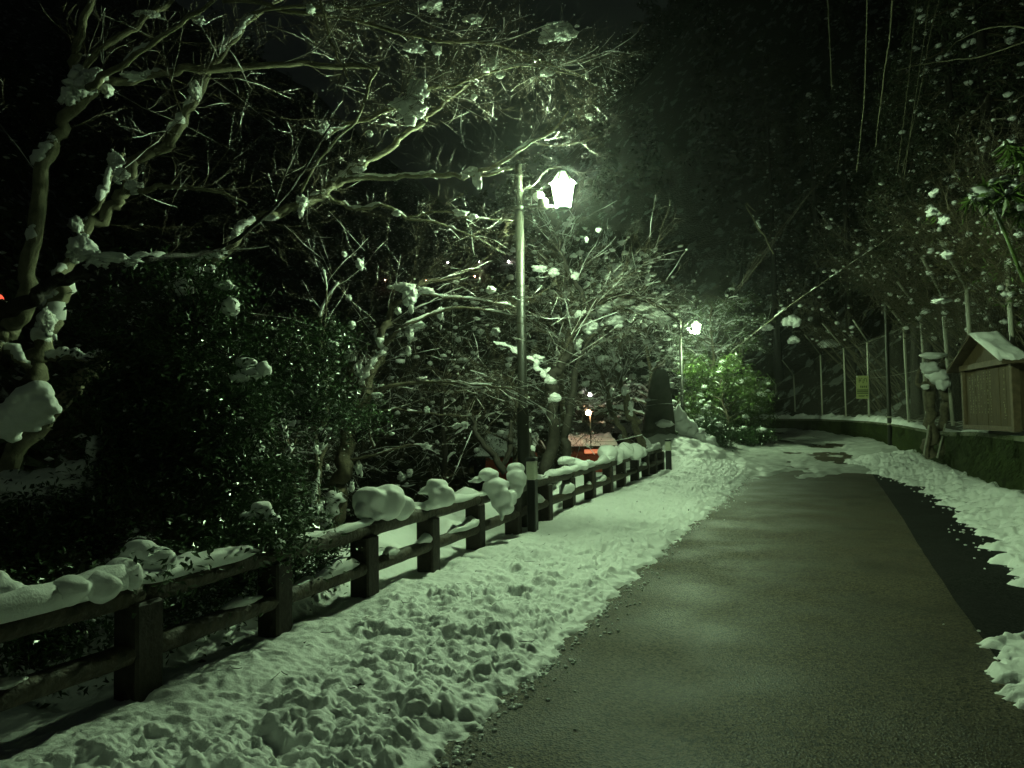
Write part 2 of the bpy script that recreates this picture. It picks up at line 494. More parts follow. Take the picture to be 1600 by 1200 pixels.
# ------------------------------------------------------------------ snow beside the road
ES = np.array([0, 2.97, 4.3, 5.2, 7.3, 10, 13.0, 16, 19.7, 24, 30]); ET = np.array([-1.62, -1.61, -1.59, -1.55, -1.56, -1.50, -1.36, -1.26, -1.16, -1.1, -1.1])
def left_snow(s, w_):
    """height of the trodden verge snow over the road, metres"""
    t = tw(s) - w_
    x = s; y = t
    edge = np.interp(s, ES, ET) + .07 * vnoise(s * 2.2, 0 * s, 0, 21) + .05 * fbm(x * 6, y * 6, 0, 22, 3) + .03 * vnoise(x * 22, y * 22, 0, 23)
    d = edge - t                      # distance inside the snow
    base = .024 * sstep(0, .035, d) + .035 * sstep(.02, .28, d) + .06 * sstep(.2, .9, d)
    d_f = np.abs(t + 3.345)           # distance to the fence
    inside = sstep(-.01, .22, d)
    trod = (.30 + .70 * sstep(.30, .85, d_f + .25 * vnoise(s * 1.3, 0 * s, 0, 31))) * np.where(t > -3.345, 1, .35)
    fade = .55 + .45 * sstep(13, 4, s)
    wx = x + .06 * fbm(x * 8, y * 8, 0, 41, 3, .7); wy = y + .06 * fbm(x * 8 + 9, y * 8, 0, 43, 3, .7)
    L1 = domes(wx, wy, .24, 51, .3, .75, .62)
    L2 = domes(wx, wy, .115, 53, .35, .75, .7)
    L3 = domes(wx, wy, .05, 55, .35, .8, .75)
    holes = domes(wx + .4 + .05 * fbm(x * 10, y * 10, 0, 58, 2), wy + .05 * fbm(x * 10, y * 10 + 3, 0, 59, 2), .30, 57, .30, .55, .30)
    h = base + inside * trod * fade * (.056 * L1 + .040 * L2 + .018 * L3 - .055 * holes)
    rg = 1 - np.abs(fbm(x * 9, y * 9, 0, 62, 3, .6)); rg2 = 1 - np.abs(fbm(x * 26, y * 26, 0, 64, 3, .6))
    h = h + inside * (.018 * fbm(x * 2.5, y * 2.5, 0, 61, 4) + (.35 + .65 * trod) * (.021 * rg + .008 * rg2 - .016))
    # soft ridge pushed up along the fence
    h = h + inside * .055 * np.exp(-((t + 3.1) / .35) ** 2) * (1 + .5 * vnoise(s * 1.7, 0 * s, 0, 65))
    # behind the fence: untrodden hummocks
    beh = sstep(-3.45, -3.9, t)
    h = h + beh * (.12 + .22 * fbm(x * 1.1, y * 1.1, 0, 67, 3) + .10 * domes(x, y, .7, 69, .4, .8, .7))
    drop = np.clip(-t - 4.4, 0, 5)
    h = h - .75 * drop * sstep(0, .8, drop)
    return np.where(d > -.02, h, -.03 + 0 * h)

sr = 1.55 * np.exp(np.arange(0, 800) * .00355); sr = sr[sr < 24.5]
tr = np.concatenate([np.linspace(-7.0, -3.7, 60), np.linspace(-3.66, -1.0, 205)])
S_, T_ = np.meshgrid(sr, tr, indexing='ij')
Wd = tw(S_) - T_
Hs = left_snow(S_, Wd)
# the bank rounds up into a mound beyond the fence's end
Hs = Hs + .22 * sstep(19.5, 23, S_) * sstep(-1.6, -3.2, T_)
X_, Y_ = XY(S_, Wd)
msk = Hs > -.025
mb = MB(); mb.add(np.stack([X_, Y_, zg(S_) + Hs], -1).reshape(-1, 3), grid_faces(len(sr), len(tr), msk))
tag(mb.build('snow_verge', M['snow'], kind='structure'), 'trodden lumpy snow between the road and the wooden fence')

# right hand snow under the wall
RS = np.array([0, 3.6, 3.9, 4.4, 5.2, 6.0, 6.35, 6.5, 7.2, 7.7, 7.9, 8.6, 9.6, 10.7, 13, 15.5, 17.7, 18.6, 19.6, 21, 24]); RT = np.array([1.5, 1.35, 1.2, 1.12, 1.02, 1.08, 1.5, 2.2, 2.3, 2.1, 1.88, 2.02, 2.08, 2.16, 2.32, 2.45, 2.42, 2.2, 2.15, 1.75, 1.4])
def right_snow(s, w_):
    t = tw(s) - w_
    edge = np.interp(s, RS, RT) + .16 * vnoise(s * 1.9, 0 * s, 0, 81) + .11 * fbm(s * 7, t * 1.2, 0, 82, 3) + .04 * vnoise(s * 24, t * 8, 0, 83)
    d = t - edge
    inside = sstep(0, .15, d)
    h = .05 * sstep(0, .06, d) + .16 * sstep(.1, .9, d) + .07 * sstep(1.0, .05, w_)
    wx = s + .06 * fbm(s * 5, t * 5, 0, 84, 2); wy = t + .06 * fbm(s * 5, t * 5 + 4, 0, 85, 2)
    h = h + inside * (.05 * domes(wx, wy, .26, 86, .3, .75, .7) + .028 * domes(wx, wy, .11, 87, .35, .75, .7) + .012 * domes(wx, wy, .05, 88, .4, .8, .8)
                      + .03 * fbm(s * 2, t * 2, 0, 89, 4) - .03)
    return np.where(d > -.02, h, -.03 + 0 * h)
sr = 2.6 * np.exp(np.arange(0, 700) * .0045); sr = sr[sr < 24.5]
tr = np.linspace(1.0, 3.36, 150)
S_, T_ = np.meshgrid(sr, tr, indexing='ij'); Wd = tw(S_) - T_
Hs = right_snow(S_, Wd); X_, Y_ = XY(S_, Wd)
mb = MB(); mb.add(np.stack([X_, Y_, zg(S_) + Hs], -1).reshape(-1, 3), grid_faces(len(sr), len(tr), Hs > -.025))
tag(mb.build('snow_bank', M['snow'], kind='structure'), 'ragged snow bank at the foot of the mossy wall')

# slush and snow patches across the road further on, and the mound on the left
def far_snow(s, w_):
    x, y = XY(s, w_)
    n = fbm(s * .42, w_ * .95, 0, 93, 5, .55)
    thr = np.interp(s, [19, 20.6, 21.5, 24, 28, 34, 60], [.9, .40, -.25, -.50, -.32, -.35, -.5])
    h = .05 * np.clip((n - thr) * 1.6, -.6, 1.0)
    h = h + .10 * sstep(1.5, .1, w_) + .035 * np.maximum(0, sstep(3.3, 4.4, w_))
    sm = np.clip(h * 40, 0, 1)
    h = h + sm * (.02 * domes(s, w_, .3, 94, .3, .7, .7) + .012 * fbm(s * 5, w_ * 5, 0, 95, 3))
    b = sstep(4.5, 6.3, w_ + .35 * vnoise(s * .6, 0 * s, 0, 96))
    h = h + b * (.34 * sstep(20, 24, s) + .09 * fbm(s * .9, w_ * .9, 0, 97, 4) + .07 * domes(s, w_, .8, 98, .3, .8, .7) + .03 * domes(s, w_, .3, 99, .3, .8, .7))
    h = h + .42 * np.exp(-((s - 24.1) / 1.5) ** 2 - ((w_ - 7.2) / 1.1) ** 2)
    return h
sr = 19.2 * np.exp(np.arange(0, 330) * .0035); tr = np.concatenate([np.linspace(0.0, 7.0, 150), np.linspace(7.1, 11, 30)])
S_, Wd = np.meshgrid(sr, tr, indexing='ij'); Hs = far_snow(S_, Wd)
dn = np.clip(Wd - 7.6, 0, 9); Hs = Hs - .75 * dn * sstep(0, 2, dn)
X_, Y_ = XY(S_, Wd)
mb = MB(); mb.add(np.stack([X_, Y_, zg(S_) + Hs], -1).reshape(-1, 3), grid_faces(len(sr), len(tr), Hs > -.02)[:, ::-1])
tag(mb.build('snow_cover', M['slush'], kind='structure'), 'slushy snow with wet wheel tracks where the road bends')

# ------------------------------------------------------------------ mossy retaining wall
wl = thing('retaining_wall', 'low mossy retaining wall topped with snow along the right side of the road', 'wall', W(12, 0, 0))
def child_local(o, mb_, name, m_, parent=None, **k):
    """build a world-space mesh as a child of thing o"""
    ob = mb_.build(name, m_, parent or o, **k)
    p = parent or o
    mw = Matrix.Translation(o.location) @ o.rotation_euler.to_matrix().to_4x4()
    ob.matrix_parent_inverse = mw.inverted() if parent is None else Matrix.Identity(4)
    return ob
WTOP = 1.19
def wtop(s): return WTOP + .0 * s + .35 * zg(s) - .10 * sstep(16, 20, s)
sw = np.concatenate([np.arange(2, 22, .07), np.arange(22, 70, .25)])
zz = np.linspace(0, 1, 26)
S_, K_ = np.meshgrid(sw, zz, indexing='ij')
z0 = zg(S_) - .1; Z_ = z0 + (wtop(S_) - .06 - z0) * K_
off = .05 * fbm(S_ * 1.6, Z_ * 2.2, 0, 111, 4) + .03 * domes(S_, Z_, .35, 112, .4, .8, .8)
X_, Y_ = XY(S_, off * 1.0 + .02)
mb = MB(); mb.add(np.stack([X_, Y_, Z_], -1).reshape(-1, 3), grid_faces(len(sw), len(zz)))
child_local(wl, mb, 'wall_face', M['moss'])
# coping
mb = MB()
for a, b_ in [(2, 17.9), (18.25, 24), (24.15, 33), (33.15, 43), (43.1, 66)]:
    q = np.arange(a, b_, .5)
    for k in range(len(q)):
        pass
    V = []
    for sv in np.append(q, b_):
        for wv, dz in ((.06, -.09), (.06, 0), (-.28, 0), (-.28, -.3)):
            x, y = XY(sv, wv); V.append((x, y, float(wtop(sv)) + dz))
    mb.add(np.array(V), grid_faces(len(q) + 1, 4))
child_local(wl, mb, 'coping', M['concrete'], smooth=False)
# drooping moss and grass tufts on the face
mb = MB()
N = 15000
sv = 9 + 26 * rng.random(N) ** 1.5; kv = rng.random(N)
zb = zg(sv); zt = wtop(sv); zc = zb + (zt - zb) * kv
cl = vnoise(sv * 1.2, zc * 2.0, 0, 121); keep = cl > -.25
sv, zc = sv[keep], zc[keep]; N = len(sv)
x, y = XY(sv, .06 + .03 * rng.random(N))
C = np.stack([x, y, zc], 1)
dr = np.stack([-NX[0] * (.4 + .5 * rng.random(N)), -NX[1] * (.4 + .5 * rng.random(N)), -1.2 + .5 * rng.random(N)], 1) + rng.normal(0, .25, (N, 3))
dr /= np.linalg.norm(dr, axis=1, keepdims=True)
Lh = rng.uniform(.04, .13, N)[:, None]; sd = np.stack([DX[0] * np.ones(N), DX[1] * np.ones(N), 0 * sv], 1) * rng.uniform(.006, .018, N)[:, None]
V = np.stack([C - sd, C + sd, C + dr * Lh], 1).reshape(-1, 3)
mb.add(V, (np.arange(N) * 3)[:, None] + np.array([[0, 1, 2]]))
child_local(wl, mb, 'moss_tufts', M['mosstuft'], smooth=False, kind='stuff')
# snow lying on the coping
mb = MB()
sq = np.arange(9, 62, .06); cr = np.linspace(0, 1, 9)
S_, C_ = np.meshgrid(sq, cr, indexing='ij')
wv = .09 - C_ * .50
th = np.sin(np.pi * np.clip(C_, .0, 1)) ** .6
amt = np.interp(S_, [9, 13.5, 14, 17.7, 18.2, 20.5, 22, 24.2, 24.6, 26, 26.6, 40, 62], [.01, .02, .05, .04, .0, .03, .05, .05, .09, .05, .12, .15, .15])
hh = th * np.clip(amt * (1 + .7 * fbm(S_ * 2.5, C_ * 2, 0, 131, 4)), 0, 1) + .35 * th * amt * domes(S_, C_ * .5, .22, 133, .3, .8, .7)
X_, Y_ = XY(S_, wv + .02 * vnoise(S_ * 5, C_, 0, 134))
mb.add(np.stack([X_, Y_, wtop(S_) + hh - .006], -1).reshape(-1, 3), grid_faces(len(sq), 9, hh > .012))
child_local(wl, mb, 'snow_cap', M['snow'])

# ------------------------------------------------------------------ wooden guard fence
fd = np.array([DX[0], DX[1], 0]); fn = np.array([NX[0], NX[1], 0]); UPV = np.array([0, 0, 1.])
fence = thing('guard_fence', 'long two rail log guard fence along the left snow verge', 'fence', W(10, WF, 0))
# posts along the measured line x=.383y-3.58
def FL(Y, z, off=0.0):
    fx = .383 * Y - 3.58
    return np.array([fx, Y, z]) + off * fn
fdir = np.array([.383, 1, 0]) / math.hypot(.383, 1)
fax = np.array([fdir, [fdir[1], -fdir[0], 0], [0, 0, 1]])
postY = [1.85, 2.93, 4.02, 5.07, 6.11, 7.18, 8.23, 9.33, 10.5, 11.6, 12.8, 14.0, 15.1, 16.3, 17.5, 18.5, 19.5]
for i, Y in enumerate(postY):
    mb = MB()
    hw = .088 if i % 1 == 0 else .1
    top = .655
    box(mb, FL(Y, (top - .35) / 2, .0) + rng.normal(0, .004, 3) * [1, 1, 0], (hw * rng.uniform(.95, 1.06), hw, (top + .35) / 2), fax @ np.eye(3), bev=.014)
    child_local(fence, mb, 'post', M['post'], smooth=False)
def log(mb, a, b_, r, seed, S=12, n=26):
    p = a + (b_ - a) * np.linspace(0, 1, n)[:, None]
    p = p + np.stack([vnoise(np.linspace(0, 3, n), 0, 0, seed) * .008 * 0, vnoise(np.linspace(0, 3, n) + 5, 0, 0, seed) * .006, vnoise(np.linspace(0, 3, n) + 9, 0, 0, seed) * .008], 1)
    a_, b2 = frames(p)
    th = np.arange(S) * 2 * np.pi / S
    rr = r * (1 + .05 * vnoise(np.linspace(0, 14, n)[:, None] + seed, th[None] * 2.2, 0, seed) + .03 * vnoise(np.linspace(0, 50, n)[:, None], th[None] * 5, 0, seed))
    V = p[:, None] + rr[..., None] * (np.cos(th)[None, :, None] * a_[:, None] + np.sin(th)[None, :, None] * b2[:, None])
    k = (np.arange(n - 1) * S)[:, None]; s0 = np.arange(S)[None]; s1 = (s0 + 1) % S
    q = np.stack([k + s0, k + s1, k + S + s1, k + S + s0], -1).reshape(-1, 4)
    mb.add(V.reshape(-1, 3), [q, np.arange(S)[::-1][None], ((n - 1) * S + np.arange(S))[None]])
ends = [0, 2, 4, 6, 7, 9, 11, 13, 15, 16]
for j in range(len(ends) - 1):
    Ya = postY[ends[j]]; Yb = postY[ends[j + 1]]
    if j == 0: Ya -= .3
    mb = MB(); log(mb, FL(Ya + .006, .70), FL(Yb - .006, .70), .068, 10 + j); child_local(fence, mb, 'top_rail', M['rail'])
    mb = MB(); log(mb, FL(Ya + .006, .395, .025), FL(Yb - .006, .395, .025), .060, 40 + j); child_local(fence, mb, 'lower_rail', M['rail'])

# snow strips lying on the rails
def rail_snow(Ya, Yb, z, r, thick, seed, off=0.0, dens=2.2, width=1.0, cut=-9):
    n = max(12, int((Yb - Ya) / .03)); Yv = np.linspace(Ya, Yb, n)
    prof = np.linspace(-1, 1, 11)
    YY, C_ = np.meshgrid(Yv, prof, indexing='ij')
    nn = fbm(YY * dens, C_ * .8 + seed, 0, seed, 4)
    e = np.minimum(1, np.minimum((YY - Ya) / .16, (Yb - YY) / .16)); e = np.clip(e, 0, 1) ** .7
    a = C_ * (1.15 * width) * (1 + .15 * vnoise(YY * 6, C_ * 0, 0, seed + 3))
    rr = r + thick * np.clip((1 - np.abs(C_) ** 2.5) * (1 + .75 * nn), 0.0, 3) * e
    lat = np.sin(a) * rr; up = np.cos(a) * rr
    B = np.stack([.383 * YY - 3.58, YY, 0 * YY + z], -1) + fn * off
    rr = np.where(e > .02, rr, r * .9); lat = np.sin(a * (.35 + .65 * e)) * rr; up = np.cos(a * (.35 + .65 * e)) * rr
    V = B + fax[1] * lat[..., None] + UPV * up[..., None]
    m_ = (nn > cut)
    return V, grid_faces(n, 11, m_)
mb = MB()
for k, (a, b_, th, cut) in enumerate([(2.2, 4.05, .085, -9), (3.9, 4.95, .04, -9), (5.2, 5.62, .02, -9), (5.62, 6.25, .045, -9), (6.25, 6.7, .05, -9), (6.9, 7.6, .055, -9), (7.5, 8.9, .035, -9), (8.8, 9.4, .05, -9),
                              (10.0, 10.6, .06, -9), (10.5, 12.3, .045, -9), (12.2, 14.2, .06, -9), (14, 16.6, .08, -9), (16.5, 19.4, .09, -9)]):
    V, q = rail_snow(a, b_, .70, .064, th, 200 + k, cut=cut, width=.95 if th > .03 else .7)
    mb.add(V.reshape(-1, 3), q)
child_local(fence, mb, 'rail_snow', M['snow'], kind='stuff')
mb = MB()
for k, (a, b_, th) in enumerate([(3.2, 3.45, .03), (4.55, 4.95, .035), (5.22, 6.0, .06), (6.35, 6.6, .05), (6.9, 7.25, .05), (7.5, 8.25, .07), (10.0, 10.4, .07), (11.1, 11.75, .09), (12.5, 12.75, .08), (13, 13.7, .07), (15, 15.4, .07), (17, 17.4, .07)]):
    V, q = rail_snow(a, b_, .395, .056, th, 240 + k, off=.025, width=.8)
    mb.add(V.reshape(-1, 3), q)
child_local(fence, mb, 'rail_snow', M['snow'], kind='stuff')

# big soft lumps sitting on the rail, each a thing
def chain_lump(name, label, pts, group=None, cat='snow lump', sub=3, rough=.24, mat_='snow'):
    """pts: (u,v,Y,rx_px,rz_px,depth_m) overlapping rounded masses"""
    c0 = P(pts[0][0], pts[0][1], pts[0][2])
    mb = MB()
    for k, (u, v, Y, rx, rz, dp) in enumerate(pts):
        c = P(u, v, Y)
        lump(mb, c - c0, (rx * Y / F, dp, rz * Y / F), sub, rough, seed=int(u * 3 + v) % 97, freq=.9, fine=.03)
    o = mb.build(name, M[mat_])
    o.location = c0
    if sub >= 3:
        md = o.modifiers.new('remesh', 'REMESH'); md.mode = 'VOXEL'; md.voxel_size = .011; md.use_smooth_shade = True
        sm = o.modifiers.new('smooth', 'SMOOTH'); sm.iterations = 14
    return tag(o, label, cat, group)
chain_lump('snow_lump', 'large boulder like snow lump on the rail left of the middle', [(578, 782, 6.3, 26, 24, .13), (600, 784, 6.4, 30, 27, .14), (622, 793, 6.55, 22, 19, .12), (568, 800, 6.2, 15, 14, .10), (590, 806, 6.25, 9, 8, .08)])
chain_lump('snow_lump', 'snow lump shaped like a duck with a beak pointing left', [(690, 773, 7.15, 21, 17, .12), (683, 760, 7.2, 17, 12, .10), (668, 766, 7.2, 12, 7, .07), (657, 770, 7.2, 6, 2.6, .04), (672, 788, 7.1, 14, 7, .08), (698, 782, 7.2, 11, 10, .10)])
chain_lump('snow_lump', 'bird headed snow lump drooping over the rail front', [(764, 743, 8.5, 16, 12, .11), (745, 750, 8.5, 8, 5, .06), (735, 752, 8.5, 6, 2.2, .03), (773, 762, 8.45, 20, 16, .12), (783, 780, 8.4, 17, 18, .11), (788, 795, 8.4, 14, 11, .10), (784, 806, 8.35, 4, 9, .04)])
chain_lump('snow_lump', 'upright curl of snow pressed against the lamp post reflector', [(806, 731, 9.2, 15, 10, .11), (807, 748, 9.15, 16, 14, .12), (806, 764, 9.1, 13, 13, .11), (797, 778, 9.0, 11, 11, .10)])
chain_lump('snow_lump', 'mushroom cap of snow just beyond the lamp post', [(885, 719, 12.0, 13, 6, .14), (897, 722, 12.1, 14, 7, .14), (905, 725, 12.1, 10, 7, .14), (911, 727, 12.1, 9, 7, .13)])
chain_lump('snow_lump', 'biggest round snow cushion on the far part of the fence', [(950, 708, 14.4, 14, 13, .22), (962, 710, 14.6, 12, 14, .2), (975, 704, 15.0, 13, 12, .2), (991, 706, 15.6, 13, 12, .2), (1004, 707, 16.1, 9, 9, .2)])
chain_lump('snow_lump', 'tall snow heap on the rail at the lower left behind camellia leaves', [(222, 868, 4.2, 30, 26, .10), (245, 880, 4.2, 26, 24, .10), (200, 885, 4.15, 24, 20, .10), (285, 880, 4.4, 16, 14, .08), (296, 872, 4.45, 12, 10, .07)])
chain_lump('snow_lump', 'long sagging snow mass on the nearest rail at the left edge', [(-10, 925, 3.45, 26, 34, .09), (20, 935, 3.5, 24, 26, .09), (60, 935, 3.55, 30, 24, .09), (105, 925, 3.6, 34, 24, .09), (150, 915, 3.75, 34, 24, .09), (190, 905, 3.95, 34, 30, .09), (160, 935, 3.75, 7, 9, .03)])
chain_lump('snow_lump', 'snow cap resting on the camellia leaves above the near fence post', [(408, 797, 5.1, 17, 14, .08), (428, 812, 5.1, 10, 9, .06), (384, 808, 5.1, 10, 8, .06)])
chain_lump('snow_lump', 'loose block of snow on the verge below the fence', [(741, 875, 7.75, 20, 13, .13)], rough=.2)
chain_lump('snow_lump', 'snow hummock behind the fence below the lower rail', [(700, 862, 8.6, 24, 18, .2), (684, 870, 8.4, 16, 12, .2)], rough=.15)

# ------------------------------------------------------------------ street lamps
def make_lamp(label, loc, rotz, gm='glass'):
    t = thing('street_lamp', label, 'street lamp', loc, rotz, 'lantern street lamps along the fence')
    th8 = np.arange(14) * 2 * np.pi / 14
    def lathe(prof, S=16, cx=0, cy=0):
        pr = np.array(prof); th = np.arange(S) * 2 * np.pi / S
        V = np.stack([cx + pr[:, :1] * np.cos(th), cy + pr[:, :1] * np.sin(th), np.repeat(pr[:, 1:], S, 1)], -1).reshape(-1, 3)
        n = len(pr); k = (np.arange(n - 1) * S)[:, None]; s0 = np.arange(S)[None]; s1 = (s0 + 1) % S
        return V, [np.stack([k + s0, k + s1, k + S + s1, k + S + s0], -1).reshape(-1, 4), np.arange(S)[::-1][None], ((n - 1) * S + np.arange(S))[None]]
    mb = MB(); mb.add(*lathe([(.082, -.3), (.082, 1.70), (.076, 1.73), (.064, 1.74), (.060, 4.42)]))
    mb.add(*lathe([(.052, 4.46), (.050, 5.04), (.03, 5.07)]))
    mb.build('pole', M['metal'], t)
    for z, r, h in ((4.44, .074, .035), (4.68, .068, .018), (4.89, .06, .02), (1.72, .088, .02)):
        mb = MB(); mb.add(*lathe([(r * .9, z - h), (r, z - h * .7), (r, z + h * .7), (r * .9, z + h)])); mb.build('collar', M['metal'], t)
    cz = 4.62; cx = .60
    # arm and scroll
    mb = MB(); tubes(mb, np.array([[.05, 0, 4.44], [.16, 0, 4.46], [.30, 0, 4.45], [.46, 0, 4.44]]), np.array([.03, .022, .022, .022]), 10, True)
    tubes(mb, np.array([[.05, 0, 4.62], [.07, 0, 4.50], [.10, 0, 4.42], [.12, 0, 4.40]]), np.array([.012, .016, .016, .01]), 8, True)
    mb.build('arm', M['metal'], t)
    mb = MB(); sc = catmull([(.055, 0, 4.72), (.16, 0, 4.73), (.25, 0, 4.80), (.33, 0, 4.90), (.42, 0, 4.965), (.52, 0, 4.975), (.58, 0, 4.97), (.60, 0, 4.93), (.60, 0, 4.90)], 5)
    tubes(mb, sc, np.full(len(sc), .013), 8, True)
    mb.build('scroll_bracket', M['metal'], t)
    mb = MB(); mb.add(*lathe([(.04, 4.40), (.075, 4.42), (.075, 4.53), (.05, 4.56)], 14, .33))
    mb.build('ballast_housing', M['metal'], t)
    mb = MB(); lump(mb, (.27, .0, 4.60), (.075, .07, .075), 2, .2, 5); mb.build('snow_cap', M['snow'], t)
    # lantern: six sided tapered glass body with glass roof
    S = 6; th = np.arange(S) * 2 * np.pi / S + .26
    lan = [(.095, 4.42), (.150, 4.745)]
    roofp = [(.150, 4.765), (.055, 4.90)]
    body = []
    mb = MB()
    for a in th:
        ca, sa = math.cos(a), math.sin(a)
        tubes(mb, np.array([[cx + .100 * ca, .100 * sa, 4.40], [cx + .158 * ca, .158 * sa, 4.755]]), np.array([.007, .007]), 5, True)
        tubes(mb, np.array([[cx + .158 * ca, .158 * sa, 4.765], [cx + .062 * ca, .062 * sa, 4.91]]), np.array([.008, .008]), 5, True)
    V, q = lathe([(.162, 4.748), (.200, 4.745), (.200, 4.755), (.162, 4.768)], 6, cx)
    V2 = V.copy(); c_, s_ = math.cos(.26), math.sin(.26)
    V2[:, 0] = cx + (V[:, 0] - cx) * c_ - V[:, 1] * s_; V2[:, 1] = (V[:, 0] - cx) * s_ + V[:, 1] * c_
    mb.add(V2, [q[0]])
    mb.add(*lathe([(.062, 4.905), (.066, 4.91), (.05, 4.925), (.012, 4.935)], 6, cx))
    mb.add(*lathe([(.03, 4.375), (.102, 4.39), (.102, 4.412), (.09, 4.416)], 6, cx))
    lf = mb.build('lantern_frame', M['iron'], t, smooth=False)
    for (prof, nm) in ((lan, 'lantern_glass'), (roofp, 'roof_glass')):
        (r0, z0_), (r1, z1_) = prof
        V = np.array([[cx + r0 * math.cos(a), r0 * math.sin(a), z0_] for a in th] + [[cx + r1 * math.cos(a), r1 * math.sin(a), z1_] for a in th])
        i = np.arange(S); j = (i + 1) % S
        mb = MB(); mb.add(V, [np.stack([i, j, S + j, S + i], -1), i[::-1][None], (S + i)[None]])
        o = mb.build(nm, M[gm if nm == 'lantern_glass' else 'roofglass'], lf, smooth=False); body.append(o)
    return t
ANG = math.atan2(-NX[1] * -1, NX[0])  # toward the road
ANG = math.atan2(NX[1], NX[0])
lx, ly = P(818, 700, 9.9)[:2]
make_lamp('tall lit lantern street lamp nearest the camera, beside the fence', (lx, ly, 0), ANG + .18)
lx2, ly2 = P(1064, 560, 27.6)[:2]
s2 = lx2 * DX[0] + ly2 * DX[1]
make_lamp('further lit street lamp among snowy leaves at the bend', (lx2, ly2, float(zg(s2)) - .05), ANG)
pb = np.array([lx, ly]) - DX * 18.6
make_lamp('street lamp of the same row standing behind the viewpoint', (pb[0], pb[1], 0), ANG, 'dimglass')

# delineator posts
def bollard(label, Y, off, hgt, r=.062):
    c = FL(Y, 0, off)
    t = thing('delineator_post', label, 'post', c, math.atan2(fdir[1], fdir[0]), 'road delineator posts on the fence')
    mb = MB(); box(mb, (0, 0, (hgt - .30 - .2) / 2), (r, r * .9, (hgt - .30 + .2) / 2), bev=.012); mb.build('body', M['dark'], t, smooth=False)
    mb = MB(); box(mb, (0, 0, hgt - .175), (r * 1.02, r * .93, .118), bev=.01); mb.build('reflector_panel', M['reflector'], t, smooth=False)
    mb = MB(); box(mb, (0, 0, hgt - .03), (r * 1.08, r, .024), bev=.01); mb.build('cap', M['dark'], t, smooth=False)
    return t
bollard('black post with pale reflector in front of the street lamp pole', 9.55, .17, 1.10)
bollard('small black post with pale reflector at the far end of the fence', 19.2, .26, .98, .075)

# ------------------------------------------------------------------ mesh fence on the wall
mf = thing('mesh_fence', 'tall rockfall mesh fence with cranked steel posts on the mossy wall', 'fence', W(26, -.15, 1.2))
def fpost(u_bend, v_bend, u_base, v_base, Y, arm=None, r=.042, top=None):
    a = P(u_base, v_base, Y); b_ = P(u_bend, v_bend, Y)
    mb = MB()
    ax = fax
    d = (b_ - a); n = 6
    tubes(mb, a + d * np.linspace(0, 1, n)[:, None] - np.array([0, 0, .05]), np.full(n, r), 6, True)
    if arm:
        c = P(arm[0], arm[1], Y - 1.1)
        tubes(mb, b_ + (c - b_) * np.linspace(0, 1, 4)[:, None] - np.array([0, 0, .02]), np.full(4, r * .8), 6, True)
    child_local(mf, mb, 'post', M['steel'])
    return a, b_
fps = []
fps.append(fpost(1189, 607, 1191, 650, 50, (1178, 590)))
fps.append(fpost(1212, 600, 1214, 650, 47, (1199, 584)))
fps.append(fpost(1240, 585, 1243, 650, 43, (1222, 562)))
fps.append(fpost(1282, 553, 1285, 650, 36, (1258, 523)))
fps.append(fpost(1318, 542, 1322, 650, 32.5, (1285, 505)))
fps.append(fpost(1355, 532, 1358, 650, 29.5, (1333, 499)))
fps.append(fpost(1412, 508, 1420, 658, 23.4, (1384, 472)))
fps.append(fpost(1439, 487, 1449, 660, 20.4, (1402, 439)))
fps.append(fpost(1472, 460, 1489, 662, 17.4, (1440, 400)))
fps.append(fpost(1510, 448, 1525, 668, 14.9, (1470, 375)))
fps.append(fpost(1572, 395, 1592, 672, 12.4, (1525, 310)))
mb = MB()
for k in range(len(fps) - 1):
    a0, b0 = fps[k]; a1, b1 = fps[k + 1]
    for q in (0.02, .5, .98):
        p0 = a0 + (b0 - a0) * q; p1 = a1 + (b1 - a1) * q
        pp = p0 + (p1 - p0) * np.linspace(0, 1, 6)[:, None]; pp[:, 2] -= .03 * np.sin(np.pi * np.linspace(0, 1, 6))
        tubes(mb, pp, np.full(6, .006), 4)
    # diamond netting
    n = int(np.linalg.norm(a1 - a0) / .16)
    H_ = np.linalg.norm(b0 - a0); Lk = np.linalg.norm(a1 - a0)
    for sgn in (1, -1):
        for i in range(-int(H_ / .16), n + int(H_ / .16)):
            x0 = i / n; x1 = x0 + sgn * H_ / Lk
            q0, q1 = 0.0, 1.0
            # clip to panel
            pts = []
            for q in np.linspace(0, 1, 15):
                xx = x0 + (x1 - x0) * q
                if 0 <= xx <= 1: pts.append((xx, q))
            if len(pts) < 2: continue
            (xa, qa), (xb, qb) = pts[0], pts[-1]
            def PT(xx, q): return (a0 + (b0 - a0) * q) * (1 - xx) + (a1 + (b1 - a1) * q) * xx
            tubes(mb, np.array([PT(xa, qa), PT((xa + xb) / 2, (qa + qb) / 2), PT(xb, qb)]), np.full(3, .0010), 3)
child_local(mf, mb, 'netting', M['steel'], kind='stuff')

# utility pole in front of the wall
t = thing('utility_pole', 'slim grey utility pole in front of the mossy wall with a dark trunk behind', 'pole', P(1391, 694, 25.5))
mb = MB(); a = P(1391, 696, 25.5); b_ = P(1382, 421, 25.5)
tubes(mb, a + (b_ - a) * np.linspace(0, 1, 8)[:, None], np.linspace(.075, .05, 8), 12, True); child_local(t, mb, 'shaft', M['metal'])
mb = MB(); m0 = b_ + np.array([0, 0, -.05]); lump(mb, m0 + [0, 0, .08], (.07, .07, .06), 2, .1, 3); child_local(t, mb, 'snow_cap', M['snow'])
for q in (.12, .16, .95):
    mb = MB(); c = a + (b_ - a) * q; tubes(mb, np.array([c - [0, 0, .03], c + [0, 0, .03]]), np.array([.082, .082]), 12, True); child_local(t, mb, 'band', M['steel'])

